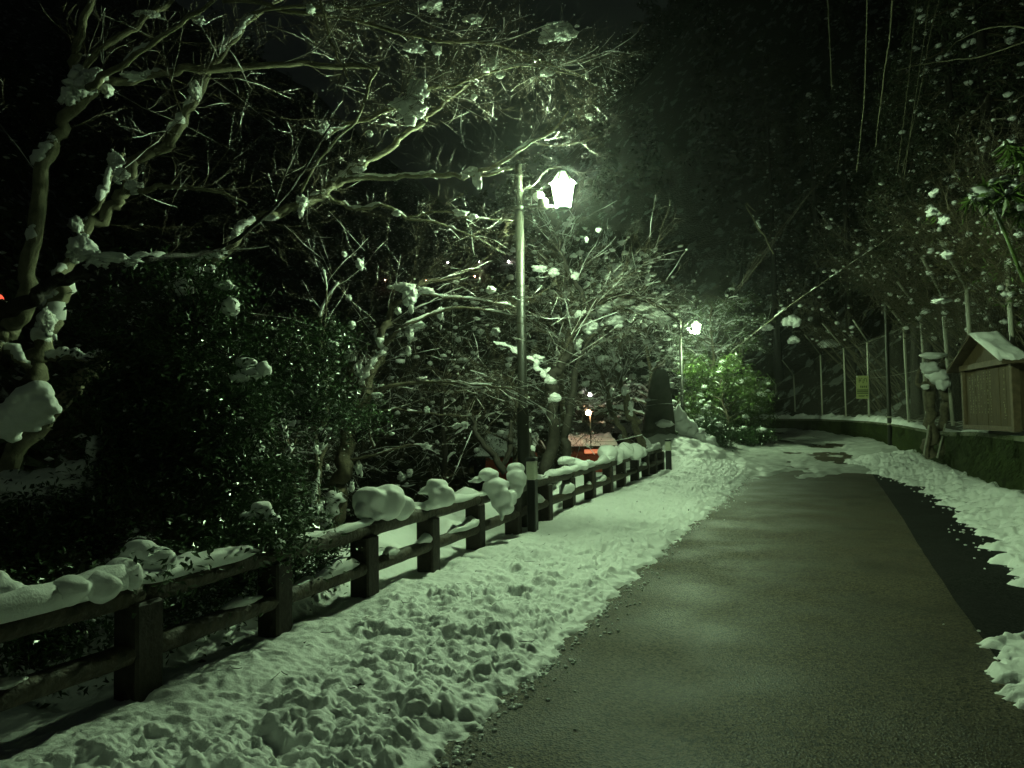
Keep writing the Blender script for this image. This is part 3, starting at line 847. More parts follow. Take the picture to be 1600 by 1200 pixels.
# yellow notice on the mesh fence
cy = P(1347.5, 604.5, 29.2)
t = thing('warning_sign', 'yellow rectangular notice with faded dark print on the mesh fence', 'sign', cy, 0)
Yd = 29.2
def quadbox(mb, u0, v0, u1, v1, Y, th=.012, back=0.0):
    p = [P(u0, v1, Y), P(u1, v1, Y), P(u1, v0, Y), P(u0, v0, Y)]
    p = np.array(p); p[:, 1] = Y + back
    V = np.vstack([p, p + [0, th, 0]])
    mb.add(V, BOXF)
mb = MB(); quadbox(mb, 1338, 587, 1357, 623, Yd); child_local(t, mb, 'panel', M['yellow'], smooth=False)
mb = MB()
# worn rows of print: heading characters, a small row, a dark band, a framed box
for (u0, v0, u1, v1) in [(1342, 590.4, 1343, 598), (1344.5, 591, 1345.4, 596.5), (1345.4, 590.6, 1347.6, 591.4), (1348.2, 592, 1349, 598.5), (1350.4, 591, 1351.3, 596), (1351.6, 591, 1353.6, 591.9), (1353.4, 592, 1354.2, 597.2), (1341.5, 594, 1344.5, 594.8), (1347.5, 597.6, 1350, 598.3),
                         (1344.2, 602.5, 1345.8, 605.8), (1347, 602.8, 1348.6, 606), (1349.8, 602.4, 1351.2, 605.6), (1352.6, 602.6, 1354.4, 605.8),
                         (1339, 608.6, 1356.3, 610.2), (1339, 611.2, 1356.3, 612.8), (1339, 613.8, 1356.3, 615.2),
                         (1341.3, 617.4, 1351.5, 618.3), (1341.3, 619.2, 1350.2, 620.1), (1353.2, 617.2, 1355.6, 619)]:
    quadbox(mb, u0, v0, u1, v1, Yd, .004, -.006)
child_local(t, mb, 'print', M['print'], smooth=False)
mb = MB(); lump(mb, P(1339, 588.5, Yd - .02), (.03, .02, .03), 1, .1, 3); child_local(t, mb, 'snow_cap', M['snow'])

# small white marker at the bend
c = P(1156, 652, 44)
t = thing('marker_post', 'short white marker post at the far bend', 'post', c)
mb = MB(); box(mb, (0, 0, .45), (.07, .05, .55), bev=.01); mb.build('shaft', M['reflector'], t, smooth=False)
mb = MB(); lump(mb, (0, 0, 1.03), (.09, .08, .05), 2, .1, 2); mb.build('snow_cap', M['snow'], t)

# ------------------------------------------------------------------ gabled notice board on the wall
A = P(1512, 664, 13.6); B = P(1588, 671, 11.4)
A[2] = 1.27; B[2] = 1.27
e = B - A; Lb = np.linalg.norm(e); ex = e / Lb; ez = np.array([0, 0, 1.]); ey = np.cross(ez, ex)   # ey points away from road?
if np.dot(ey, fn) > 0: eout = -ey
else: eout = ey
nb = thing('notice_board', 'weathered wooden notice board with a gabled roof and snow on one slope', 'notice board', A)
def NB(x, o, z): return A + ex * x + eout * o + ez * z
HB = 1.12
nax = np.array([ex, eout, ez])
npl = 8
for k in range(npl):
    mb = MB(); wpl = Lb / npl
    box(mb, NB((k + .5) * wpl, rng.uniform(-.004, .004), HB / 2), (wpl / 2 - .006, .014, HB / 2 - .01), nax, bev=.004)
    child_local(nb, mb, 'plank', M['board'], smooth=False)
# gable boards above
gh = .42
for k in range(6):
    x0 = k * Lb / 6 + .005; x1 = (k + 1) * Lb / 6 - .005
    def gz(x): return HB + .02 + gh * (1 - abs(x / Lb * 2 - 1))
    xs = [x0, x1, x1, x0]; xm = None
    mb = MB()
    V = []
    for o_ in (.055, .03):
        V += [NB(x0, o_, HB - .02), NB(x1, o_, HB - .02), NB(x1, o_, gz(x1)), NB(x0, o_, gz(x0))]
    mb.add(np.array(V), BOXF); child_local(nb, mb, 'gable_plank', M['board'], smooth=False)
mb = MB(); box(mb, NB(Lb / 2, .075, HB - .03), (Lb / 2 + .03, .018, .05), nax, bev=.006); child_local(nb, mb, 'lintel', M['roofboard'], smooth=False)
mb = MB(); box(mb, NB(Lb / 2, .03, .02), (Lb / 2 + .03, .03, .04), nax, bev=.006); child_local(nb, mb, 'sill', M['roofboard'], smooth=False)
for x in (-.03, Lb + .03):
    mb = MB(); box(mb, NB(x, .0, HB / 2 - .01), (.05, .06, HB / 2 + .02), nax, bev=.008); child_local(nb, mb, 'side_post', M['roofboard'], smooth=False)
for x in (-.05, Lb + .06):
    mb = MB(); box(mb, NB(x, -.22, HB / 2 + .02), (.015, .18, HB / 2), nax, bev=.004); child_local(nb, mb, 'side_panel', M['board'], smooth=False)
for sgn in (0, 1):
    x0, x1 = (-.26, Lb / 2) if sgn == 0 else (Lb + .26, Lb / 2)
    z0_, z1_ = HB - .09, HB + gh + .06
    V = []
    for o_ in (.24, -.16):
        for (x, z) in ((x0, z0_), (x1, z1_)):
            V += [NB(x, o_, z), NB(x, o_, z + .035)]
    V = np.array(V); q = np.array([[0, 2, 3, 1], [4, 5, 7, 6], [0, 1, 5, 4], [2, 6, 7, 3], [1, 3, 7, 5], [0, 4, 6, 2]])
    mb = MB(); mb.add(V, q); child_local(nb, mb, 'roof_panel', M['roofboard'], smooth=False)
    # snow on the slope
    nu, nv = 40, 16
    Uu, Vv = np.meshgrid(np.linspace(.02, .99, nu), np.linspace(.0, 1, nv), indexing='ij')
    edge = np.clip(np.minimum(np.minimum(Uu, 1.0 - Uu) * 9, np.minimum(Vv, 1 - Vv) * 6), 0, 1) ** .5
    thk = (.065 if sgn else .03) * edge * (1 + .45 * fbm(Uu * 4, Vv * 2, 0, 301 + sgn, 3) + .10 * vnoise(Uu * 14, Vv * 8, 0, 3))
    if sgn: thk = thk * sstep(.12, .3, Uu + .1 * vnoise(Vv * 6, Vv * 0, 0, 9) + .1)
    if sgn == 0: thk = thk * (fbm(Uu * 6, Vv * 2, 0, 310, 2) > -.2)
    XX = x0 + (x1 - x0) * Uu; ZZ = z0_ + (z1_ - z0_) * Uu + .034 + thk; OO = .26 - .44 * Vv
    V = A + XX[..., None] * ex + OO[..., None] * eout + ZZ[..., None] * ez
    mb = MB(); mb.add(V.reshape(-1, 3), grid_faces(nu, nv, thk > .004)); child_local(nb, mb, 'snow_cap', M['snow'])
# flaking painted text columns: many short worn strokes
mb = MB()
for col in range(9):
    x = Lb * (.12 + .065 * col) if col < 8 else Lb * .84
    z = HB * .86
    while z > HB * (.25 if col not in (7, 8) else .08):
        if rng.random() < .7:
            box(mb, NB(x + rng.normal(0, .012), .0165, z), (rng.uniform(.004, .012), .0012, rng.uniform(.008, .03)), nax)
        if rng.random() < .4:
            box(mb, NB(x + rng.normal(0, .02), .0168, z), (rng.uniform(.012, .03), .0012, rng.uniform(.003, .006)), nax)
        z -= .052
child_local(nb, mb, 'worn_lettering', M['boardpaint'], smooth=False, kind='stuff')

# ------------------------------------------------------------------ snow capped twin trunk in front of the wall
c = P(1460, 714, 17.6)
st = thing('tree_stump', 'dead twin stemmed trunk capped with snow slabs beside the notice board', 'tree stump', c)
def limb_px(mb, pts, n=6, S=9, jit=0.0, seed=0, wob=0.0):
    p3 = np.array([P(u, v, Y) for (u, v, Y, r) in pts]); r = np.array([q[3] * q[2] / F for q in pts])
    c4 = catmull(np.hstack([p3, r[:, None]]), n)
    pp = c4[:, :3].copy(); rr = np.clip(c4[:, 3], .001, 9)
    if wob:
        k = np.arange(len(pp)); a = np.linalg.norm(np.diff(pp, axis=0), axis=1).mean()
        for ax_ in range(3):
            pp[:, ax_] += wob * vnoise(k * .45 + seed, k * 0 + ax_ * 7, 0, seed + 3) * rr * .8
        rr = rr * (1 + .10 * vnoise(k * .8, k * 0, 0, seed + 5))
    tubes(mb, pp, rr, S, True)
    return pp, rr
mb = MB()
limb_px(mb, [(1455, 718, 17.5, 9), (1456, 690, 17.5, 8), (1457, 655, 17.5, 8), (1459, 625, 17.5, 9), (1462, 590, 17.5, 10), (1458, 562, 17.5, 9)], wob=1, seed=2)
limb_px(mb, [(1470, 712, 17.7, 7), (1474, 680, 17.7, 6), (1476, 645, 17.7, 6), (1477, 610, 17.7, 8), (1472, 575, 17.7, 8)], wob=1, seed=4)
child_local(st, mb, 'trunk', M['bark'])
mb = MB(); limb_px(mb, [(1446, 600, 17.5, 5), (1436, 604, 17.4, 3.5), (1432, 595, 17.4, 2.5), (1436, 580, 17.4, 2.5), (1441, 570, 17.5, 3)], wob=.5, seed=6); child_local(st, mb, 'looped_branch', M['bark'])
for pts in ([(1443, 712, 17.3, 1.5), (1452, 664, 17.3, 1.2)], [(1464, 716, 17.3, 1.5), (1478, 662, 17.3, 1.2)]):
    mb = MB(); limb_px(mb, pts, n=8, wob=1); child_local(st, mb, 'pale_stake', M['steel'])
mb = MB()
for (u, v, Y, rx, rz, dp) in [(1458, 556, 17.4, 18, 5, .22), (1452, 575, 17.35, 13, 10, .2), (1464, 586, 17.35, 15, 13, .22), (1471, 597, 17.3, 11, 12, .18), (1446, 604, 17.3, 6, 4, .1)]:
    lump(mb, P(u, v, Y), (rx * Y / F, dp, rz * Y / F), 3, .30, int(u), 1.6, fine=.06)
child_local(st, mb, 'snow_slab', M['snow'])

# ------------------------------------------------------------------ trees
def unit(v): return v / (np.linalg.norm(v, axis=-1, keepdims=True) + 1e-9)
def grow(st_, d, L, K, wig, bias=(0, 0, 0)):
    N = len(st_); pts = np.zeros((N, K, 3)); pts[:, 0] = st_; dd = d.copy(); step = (L / (K - 1))[:, None]
    for k in range(1, K):
        dd = unit(dd + rng.normal(0, wig, (N, 3)) + np.array(bias)); pts[:, k] = pts[:, k - 1] + dd * step
    return pts
def spawn(pts, per, f0=.2, a0=.45, a1=1.1, flat=.5, f1=1.0):
    """child starts and directions from parent polylines (N,K,3)"""
    N, K, _ = pts.shape; n = N * per
    par = np.repeat(np.arange(N), per)
    f = (f0 + (f1 - f0) * rng.random(n)) * (K - 1) * .999
    i = np.floor(f).astype(int); fr = (f - i)[:, None]
    a = pts[par, i]; b = pts[par, i + 1]
    st_ = a + (b - a) * fr; t = unit(b - a)
    q = rng.normal(0, 1, (n, 3)); q[:, 2] *= flat
    q = unit(q - t * (q * t).sum(1, keepdims=True))
    an = rng.uniform(a0, a1, n)[:, None]
    return st_, unit(t * np.cos(an) + q * np.sin(an)), par
def resamp(pp, rr, step):
    L = np.concatenate([[0], np.cumsum(np.linalg.norm(np.diff(pp, axis=0), axis=1))])
    n = max(4, int(L[-1] / step)); q = np.linspace(0, L[-1], n)
    return np.stack([np.interp(q, L, pp[:, k]) for k in range(3)], 1), np.interp(q, L, rr), q
def limb_snow(mb, pp, rr, amount, thick, seed, step=.018, S=9):
    """snow plastered along the upper side of a branch, broken into ragged runs"""
    p, r, q = resamp(pp, rr, step)
    n = fbm(q * 1.9 + seed * 3.3, q * 0 + seed, 0, seed, 3) + .45 * vnoise(q * 8, q * 0, 0, seed + 8)
    k = np.clip((n - (1 - 2 * amount)) * 1.5, 0, 1) ** .75
    k[0] = 0; k[-1] = 0
    t = unit(np.gradient(p, axis=0)); up = np.array([0, 0, 1.]) - t * t[:, 2:3] * .9
    wob = 1 + .30 * vnoise(q * 22, q * 0 + 3, 0, seed + 2) + .22 * vnoise(q * 47, q * 0 + 5, 0, seed + 4)
    rs_ = (r * .74 + .62 * thick * np.minimum(1, k * 1.1)) * np.clip(k * 2.2, 0, 1) ** .5 * wob
    c = p + unit(up) * (r * .55 + thick * .6 * k)[:, None] * np.minimum(1, k * 3)[:, None]
    c = c + np.stack([vnoise(q * 15, q * 0 + a_, 0, seed + 6) for a_ in range(3)], 1) * .25 * r[:, None]
    a, b = frames(c); th = np.arange(S) * 2 * np.pi / S; N = len(c)
    R = np.maximum(rs_, .0004)[:, None] * (1 + .22 * vnoise(q[:, None] * 30, th[None] * 2 + 1, 0, seed + 7))
    V = c[:, None] + R[..., None] * (np.cos(th)[None, :, None] * a[:, None] + np.sin(th)[None, :, None] * b[:, None])
    kk = (np.arange(N - 1) * S)[:, None]; s0 = np.arange(S)[None]; s1 = (s0 + 1) % S
    f = np.stack([kk + s0, kk + s1, kk + S + s1, kk + S + s0], -1)
    on = (rs_ > .001); keep = on[:-1] | on[1:]
    mb.add(V.reshape(-1, 3), f[keep].reshape(-1, 4))

class Tree:
    def __init__(s, name, label, base, cat='tree', group=None):
        s.o = thing(name, label, cat, base, 0, group); s.seed = int(abs(base[0] * 31 + base[1] * 17)) % 90 + 3
        s.limbs = []; s.mb = MB(); s.tw = MB(); s.sn = MB()
    def limb(s, pts, wob=1.0, S=9, n=7):
        s.seed += 1
        pp, rr = limb_px(s.mb, pts, n, S, seed=s.seed, wob=wob)
        s.limbs.append((pp, rr)); return len(s.limbs) - 1
    def snow(s, i, amount, thick, step=.03):
        pp, rr = s.limbs[i]; s.seed += 1; limb_snow(s.sn, pp, rr, amount, thick, s.seed, step)
    def twigs(s, ids, dens, L1=(.5, 1.3), r1=.008, per2=5, per3=4, f0=.2, flat=.5, bias=(0, 0, .012), wig=.13, snowf=.3, drops=.25, L3=(.10, .25), dropr=.006, snowr=.010, a=(.4, 1.1), thin=1.0):
        st_, dr, Ls = [], [], []
        for i in ids:
            pp, rr = s.limbs[i]; p, r, q = resamp(pp, rr, .15)
            n = max(1, int(dens * q[-1])); a_, d_, _ = spawn(p[None], n, f0, a[0], a[1], flat); st_.append(a_); dr.append(d_)
        st_ = np.concatenate(st_); dr = np.concatenate(dr); N = len(st_)
        l1 = rng.uniform(L1[0], L1[1], N); p1 = grow(st_, dr, l1, 8, wig * .7, bias)
        tubes(s.tw, p1, r1 * .50 * np.linspace(1, .35, 8)[None] * rng.uniform(.7, 1.2, (N, 1)), 4)
        a2, d2, par = spawn(p1, per2, .15, .4, 1.0, flat); l2 = l1[par] * rng.uniform(.25, .55, len(a2)); p2 = grow(a2, d2, l2, 5, wig, bias)
        tubes(s.tw, p2, r1 * .38 * thin * np.linspace(1, .5, 5)[None] * np.ones((len(a2), 1)), 3)
        p3 = None
        if per3:
            a3, d3, _ = spawn(p2, per3, .1, .4, 1.1, flat); p3 = grow(a3, d3, rng.uniform(L3[0], L3[1], len(a3)), 4, wig, bias)
            tubes(s.tw, p3, r1 * .28 * thin * np.linspace(1, .6, 4)[None] * np.ones((len(a3), 1)), 3)
        # snow threads and dabs along the twigs
        for (pz, rz, fr) in ((p1, r1, snowf), (p2, r1 * .6, snowf * .6)):
            sel = rng.random(len(pz)) < fr
            if sel.any():
                q = pz[sel].copy(); K = q.shape[1]; q[..., 2] += rz * .9
                m_ = rng.random((len(q), K)) * 1.6 * (rng.random((len(q), K)) < .75)
                tubes(s.sn, q, np.maximum(snowr * m_ * .42, .0003), 5)
        if drops and p3 is not None:  # white beads give the sparkle of wet drops by their colour
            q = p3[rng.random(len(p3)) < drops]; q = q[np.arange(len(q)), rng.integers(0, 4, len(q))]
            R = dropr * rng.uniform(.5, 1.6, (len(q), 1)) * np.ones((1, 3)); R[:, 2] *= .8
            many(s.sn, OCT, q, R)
        q = p2.reshape(-1, 3); q = q[rng.random(len(q)) < .05 * snowf]
        R = snowr * rng.uniform(.8, 2.4, (len(q), 1)) * np.array([[1, .8, .7]])
        many(s.sn, ICO[1], q + [0, 0, .008], R, .12)
        return p1, p2, p3
    def clump(s, u, v, Y, rx, rz, dp=.1, rough=.25, sub=3, lab=None):
        mb = MB(); c = P(u, v, Y)
        g_ = np.random.default_rng(int(u * 7 + v)); w3 = (rx * Y / F, dp, rz * Y / F)
        w3 = np.array(w3) * .84; lump(mb, c, w3 * [.92, .92, .80], 4, rough * 1.2, int(u + 3 * v) % 89, 2.3, fine=.10)
        for _ in range(9 if rx > 9 else 4):
            o_ = g_.normal(0, .5, 3) * w3; o_[2] -= .3 * w3[2]; lump(mb, c + o_, np.array(w3) * g_.uniform(.14, .46), 2, .5, int(g_.integers(0, 80)), 2.2, fine=.12)
        child_local(s.o, mb, 'snow_clump', M['snow'], label=lab)
    def finish(s, bark, twig=None):
        if s.mb.n: child_local(s.o, s.mb, 'trunk', bark)
        if s.tw.n: child_local(s.o, s.tw, 'twigs', twig or M['twig'], smooth=False, kind='stuff')
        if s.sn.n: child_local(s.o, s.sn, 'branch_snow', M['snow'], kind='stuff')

# --- A: big bare tree at the left, many leaning stems lit by the lamp
T = Tree('bare_tree', 'large leaning bare tree with pale curved stems at the upper left', P(-20, 760, 7.4))
a1 = T.limb([(-80, 640, 6.8, 17), (0, 530, 7, 15), (32, 478, 7, 14), (52, 390, 7, 11.5), (72, 275, 7.1, 10.5), (93, 205, 7.1, 9.5), (128, 155, 7.2, 9), (160, 135, 7.2, 7), (185, 124, 7.3, 6.5), (255, 113, 7.4, 6), (330, 107, 7.5, 6), (440, 99, 7.7, 5), (520, 104, 7.9, 4.5), (592, 104, 8, 3.6)])
a1b = T.limb([(126, 158, 7.2, 8), (118, 110, 7.2, 7), (120, 70, 7.1, 6), (132, 35, 7.0, 6), (148, -10, 7, 5)])
a1c = T.limb([(126, 110, 7.2, 5), (155, 82, 7.2, 5), (192, 56, 7.3, 5), (230, 25, 7.4, 4.5), (285, -12, 7.5, 4)])
a1d = T.limb([(134, 138, 7, 6), (180, 110, 6.8, 5), (238, 66, 6.6, 4), (285, 35, 6.5, 3.5), (345, -8, 6.4, 3)])
a2 = T.limb([(60, 600, 7.6, 15), (68, 545, 7.6, 14), (85, 470, 7.6, 12), (112, 400, 7.6, 9), (150, 345, 7.6, 9), (185, 310, 7.6, 9), (205, 268, 7.6, 8.5), (236, 238, 7.6, 8), (272, 214, 7.6, 7.5), (295, 170, 7.6, 6.5), (318, 130, 7.6, 5), (352, 80, 7.7, 4), (400, 25, 7.9, 3), (470, -20, 8, 2)])
a2b = T.limb([(198, 302, 7.6, 6), (225, 296, 7.5, 4.5), (262, 291, 7.5, 4), (310, 296, 7.5, 3.2), (345, 302, 7.6, 2.6), (385, 318, 7.7, 1.5)])
a2c = T.limb([(112, 395, 7.6, 6), (130, 350, 7.7, 5), (155, 322, 7.7, 4), (168, 290, 7.8, 3.5), (190, 240, 7.9, 3)])
a5 = T.limb([(-20, 560, 7, 6), (10, 545, 7, 6), (28, 560, 7, 5), (48, 574, 7.1, 4)])
a5b = T.limb([(76, 562, 7.4, 5), (105, 557, 7.2, 5), (140, 562, 7.1, 4), (170, 545, 7.0, 4)])
a6 = T.limb([(350, 2, 7.8, 3.5), (450, 14, 7.9, 3.2), (560, 32, 8.0, 2.8), (625, 52, 8.1, 2.8), (700, 66, 8.2, 2.6), (780, 70, 8.3, 2.3), (850, 95, 8.4, 1.8), (915, 122, 8.5, 1)], wob=1.5)
a7 = T.limb([(395, 20, 7.9, 3), (480, 8, 7.8, 2.6), (560, 12, 7.8, 2.3), (650, -10, 7.8, 2)], wob=1.5)
a8 = T.limb([(500, 215, 8.0, 3.2), (545, 196, 8.0, 3.2), (600, 175, 8.1, 3.4), (655, 145, 8.2, 3), (720, 130, 8.3, 2.4), (770, 112, 8.4, 2), (830, 104, 8.4, 1.4), (905, 118, 8.5, .8)], wob=1.2)
a9 = T.limb([(592, 104, 8, 3.4), (575, 135, 8, 2.6), (560, 180, 7.9, 2.4), (505, 240, 7.8, 2.4), (470, 300, 7.8, 2)], wob=1)
a10 = T.limb([(500, -10, 7.7, 2.2), (512, 50, 7.7, 2.2), (530, 95, 7.7, 1.8), (545, 124, 7.7, 1.4)], wob=1)
for i, am, th in ((a1, .36, .018), (a1b, .5, .02), (a1c, .5, .02), (a1d, .35, .012), (a2, .66, .026), (a2b, .4, .012), (a2c, .72, .05), (a5, .85, .04), (a5b, .8, .035), (a6, .42, .01), (a7, .4, .01), (a8, .45, .012), (a9, .4, .01)):
    T.snow(i, am, th)
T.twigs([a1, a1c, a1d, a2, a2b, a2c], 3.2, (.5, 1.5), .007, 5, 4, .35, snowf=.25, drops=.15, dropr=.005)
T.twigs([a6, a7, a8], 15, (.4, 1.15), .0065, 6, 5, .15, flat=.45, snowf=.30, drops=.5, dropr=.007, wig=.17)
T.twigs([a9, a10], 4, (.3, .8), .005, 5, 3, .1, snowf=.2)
for c in [(128, 128, 7.1, 26, 26, .13, .4), (150, 118, 7.0, 20, 16, .1), (108, 150, 7.1, 14, 20, .1), (168, 140, 7.1, 10, 14, .08), (210, 118, 7.3, 22, 9, .07), (128, 386, 7.4, 26, 22, .15), (140, 400, 7.3, 22, 14, .12), (180, 250, 7.6, 15, 16, .09), (190, 272, 7.5, 14, 12, .08), (207, 290, 7.5, 14, 12, .09), (305, 140, 7.5, 12, 20, .08), (120, 350, 7.5, 14, 18, .09), (75, 500, 7.5, 14, 26, .12),
          (680, 8, 7.9, 17, 9, .12), (872, 50, 8.2, 32, 17, .14, .3), (640, 168, 8.0, 30, 20, .16, .35), (652, 140, 8.0, 20, 22, .14, .3), (648, 73, 8.1, 19, 12, .1), (682, 78, 8.1, 11, 10, .08), (742, 30, 8.2, 14, 9, .08), (768, 98, 8.2, 13, 13, .08), (853, 114, 8.4, 11, 7, .06), (782, 118, 8.3, 8, 6, .05), (508, 200, 7.8, 10, 14, .08), (917, 118, 8.4, 4, 8, .04), (485, 14, 7.8, 9, 10, .07), (515, 12, 7.8, 9, 8, .07), (310, 30, 7.4, 12, 8, .07), (230, 22, 7.4, 26, 7, .07), (577, 208, 7.9, 7, 6, .05), (740, 152, 8.3, 6, 7, .05), (920, 181, 8.9, 7, 5, .05)]:
    T.clump(*c[:5], dp=c[5], rough=(c[6] if len(c) > 6 else .24))
T.finish(M['palebark'])

# --- A3: dark thick bough crossing in front
T = Tree('dark_bough_tree', 'dark thick bough crossing the left edge with snow along its top', P(-120, 800, 5))
i = T.limb([(-130, 560, 5.2, 14), (-40, 500, 5.2, 13), (20, 478, 5.2, 11), (62, 460, 5.2, 11), (100, 438, 5.3, 10), (150, 420, 5.4, 9), (195, 412, 5.5, 7), (250, 405, 5.7, 5), (330, 392, 6.2, 3.6), (400, 350, 6.4, 3), (450, 300, 6.6, 2.4), (480, 255, 6.8, 2), (520, 190, 7, 1.2)])
T.snow(i, .22, .012)
for c in [(178, 402, 5.4, 30, 10, .10), (150, 414, 5.4, 22, 8, .08), (205, 406, 5.5, 18, 7, .07)]: T.clump(*c[:5], dp=c[5])
T.twigs([i], 2.5, (.4, 1.1), .006, 5, 3, .4, snowf=.15, drops=.1)
T.finish(M['darkbark'])

# --- A4: the long lit bough reaching to the lamp
T = Tree('leaning_tree', 'long bough lit yellow green reaching from lower left to the lantern', P(-60, 830, 6.6))
b0 = T.limb([(-60, 820, 6.6, 17), (0, 738, 6.6, 15), (58, 665, 6.7, 13), (118, 602, 6.8, 12), (180, 548, 7, 11), (240, 485, 7.1, 10), (300, 430, 7.3, 9.5), (345, 392, 7.5, 8.5), (398, 347, 7.8, 7.5), (440, 330, 8, 7), (480, 315, 8.2, 7), (520, 287, 8.4, 6.5), (560, 260, 8.5, 5.5), (600, 235, 8.6, 5), (640, 205, 8.7, 4.5), (672, 180, 8.8, 4), (700, 155, 8.8, 3), (740, 128, 8.9, 2), (800, 88, 9, 1.2)])
b1 = T.limb([(515, 292, 8.4, 5.5), (558, 279, 8.5, 4.5), (600, 277, 8.6, 4), (660, 273, 8.6, 4), (718, 276, 8.6, 3.6), (745, 268, 8.6, 3.4), (798, 247, 8.5, 3), (830, 222, 8.5, 2.6), (865, 203, 8.5, 2), (888, 175, 8.5, 1.4)])
b1b = T.limb([(735, 276, 8.6, 2.4), (765, 272, 8.6, 2.2), (800, 262, 8.7, 1.6)])
b1c = T.limb([(832, 222, 8.5, 1.6), (870, 227, 8.5, 1.4), (910, 222, 8.5, 1), (935, 212, 8.6, .7)])
b2 = T.limb([(500, 306, 8.3, 4), (525, 312, 8.4, 3.5), (550, 324, 8.5, 3), (600, 321, 8.6, 2.6), (635, 338, 8.7, 2.4), (695, 352, 8.9, 1.8), (745, 372, 9, 1.3), (790, 398, 9.2, .9)], wob=1.5)
b2b = T.limb([(640, 340, 8.7, 1.8), (690, 330, 8.8, 1.5), (740, 340, 9, 1.1), (800, 345, 9.3, .8)])
for i, am, th in ((b0, .42, .014), (b1, .5, .008), (b1b, .5, .008), (b2, .5, .012), (b2b, .4, .01)): T.snow(i, am, th)
T.twigs([b0], 3.2, (.4, 1.2), .006, 5, 4, .45, snowf=.25, drops=.2, dropr=.005)
T.twigs([b1, b1b, b1c], 7, (.3, .8), .0045, 5, 4, .35, snowf=.12, drops=.08, dropr=.005)
T.twigs([b2, b2b], 5, (.3, .9), .0045, 5, 3, .2, snowf=.25, drops=.12)
for c in [(738, 268, 8.6, 16, 9, .09), (745, 282, 8.6, 9, 16, .08), (727, 274, 8.6, 7, 6, .05), (560, 264, 8.4, 14, 6, .08), (472, 315, 8.1, 12, 12, .1), (470, 330, 8.1, 6, 13, .06), (342, 394, 7.4, 14, 9, .1), (308, 428, 7.2, 14, 16, .1), (620, 333, 8.6, 9, 7, .06), (720, 333, 8.9, 14, 6, .07), (740, 338, 8.9, 8, 6, .06), (935, 359, 12.6, 6, 5, .06), (917, 374, 12.6, 3.5, 6, .04), (420, 340, 7.9, 16, 6, .07)]: T.clump(*c[:5], dp=c[5])
T.finish(M['palebark'])

# --- B: snowy branching tree just beyond the fence
T = Tree('bare_tree', 'snow plastered bare tree rising behind the fence left of the lamp post', P(515, 850, 9.6))
t0 = T.limb([(508, 850, 9.2, 16), (520, 800, 9.2, 15), (538, 730, 9.3, 13), (556, 660, 9.4, 11), (575, 612, 9.5, 9), (592, 560, 9.6, 7), (604, 505, 9.7, 6), (618, 480, 9.8, 5), (640, 455, 9.9, 4), (668, 440, 10, 3), (720, 434, 10.2, 1.8)])
t1 = T.limb([(572, 614, 9.5, 5), (610, 602, 9.5, 3.4), (660, 598, 9.6, 2.8), (720, 600, 9.7, 2.2), (790, 606, 9.8, 1.6), (840, 625, 9.9, 1)])
t2 = T.limb([(600, 540, 9.6, 4), (625, 512, 9.6, 3.2), (670, 492, 9.7, 2.6), (730, 480, 9.8, 2), (800, 492, 10, 1.3)])
t3 = T.limb([(574, 612, 9.5, 6), (552, 585, 9.6, 6), (545, 555, 9.7, 5), (530, 535, 9.8, 3.4), (516, 505, 9.9, 2)])
t4 = T.limb([(640, 455, 9.9, 3), (680, 462, 9.9, 2.4), (740, 468, 10, 1.8), (800, 478, 10.2, 1.2)])
t5 = T.limb([(545, 720, 9.3, 2.4), (590, 710, 9.3, 2), (640, 696, 9.4, 1.6), (680, 698, 9.5, 1)])
t6 = T.limb([(500, 850, 9.0, 7), (492, 780, 9.0, 7), (500, 710, 9.1, 6), (506, 640, 9.2, 5), (508, 560, 9.3, 3.5), (500, 500, 9.4, 2.4), (530, 440, 9.5, 1.6)])
t7 = T.limb([(585, 700, 9.5, 2), (575, 655, 9.4, 2), (610, 640, 9.4, 1.8), (660, 645, 9.5, 1.5), (720, 650, 9.6, 1)])
for i, am, th in ((t0, .55, .016), (t1, .55, .008), (t2, .5, .008), (t3, .75, .03), (t4, .55, .012), (t5, .5, .006), (t6, .5, .014), (t7, .6, .01)): T.snow(i, am, th)
T.twigs([t0, t2, t4, t1], 9, (.5, 1.6), .006, 5, 3, .35, flat=.35, bias=(.03, 0, -.01), snowf=.3, drops=.08, snowr=.009, a=(.2, .8))
T.twigs([t5, t6, t7], 4, (.3, 1.), .005, 5, 3, .3, snowf=.35, drops=.1)
for c in [(640, 462, 9.8, 15, 22, .14), (632, 448, 9.8, 22, 9, .12), (665, 455, 9.9, 16, 8, .1), (622, 486, 9.7, 7, 7, .07), (640, 520, 9.7, 9, 15, .1), (655, 508, 9.8, 14, 8, .08), (638, 548, 9.6, 5, 10, .06), (688, 490, 9.8, 6, 14, .06), (767, 453, 10.2, 9, 8, .08), (774, 517, 10.1, 9, 8, .09), (560, 580, 9.6, 11, 17, .12), (545, 555, 9.7, 9, 16, .1), (522, 540, 9.8, 10, 9, .1), (562, 412, 9.6, 8, 11, .08), (538, 397, 9.6, 5, 6, .06), (658, 592, 9.6, 8, 5, .06), (598, 604, 9.5, 7, 6, .06), (590, 617, 9.4, 10, 6, .08), (667, 640, 9.5, 6, 7, .06), (714, 665, 9.8, 7, 6, .06), (726, 663, 9.8, 7, 6, .06), (665, 697, 9.4, 9, 6, .06), (545, 465, 10, 6, 7, .06), (560, 730, 9.3, 6, 16, .06), (550, 760, 9.2, 5, 12, .06), (628, 745, 10, 8, 7, .07), (640, 737, 10, 6, 6, .06)]: T.clump(*c[:5], dp=c[5])
T.finish(M['bark'])

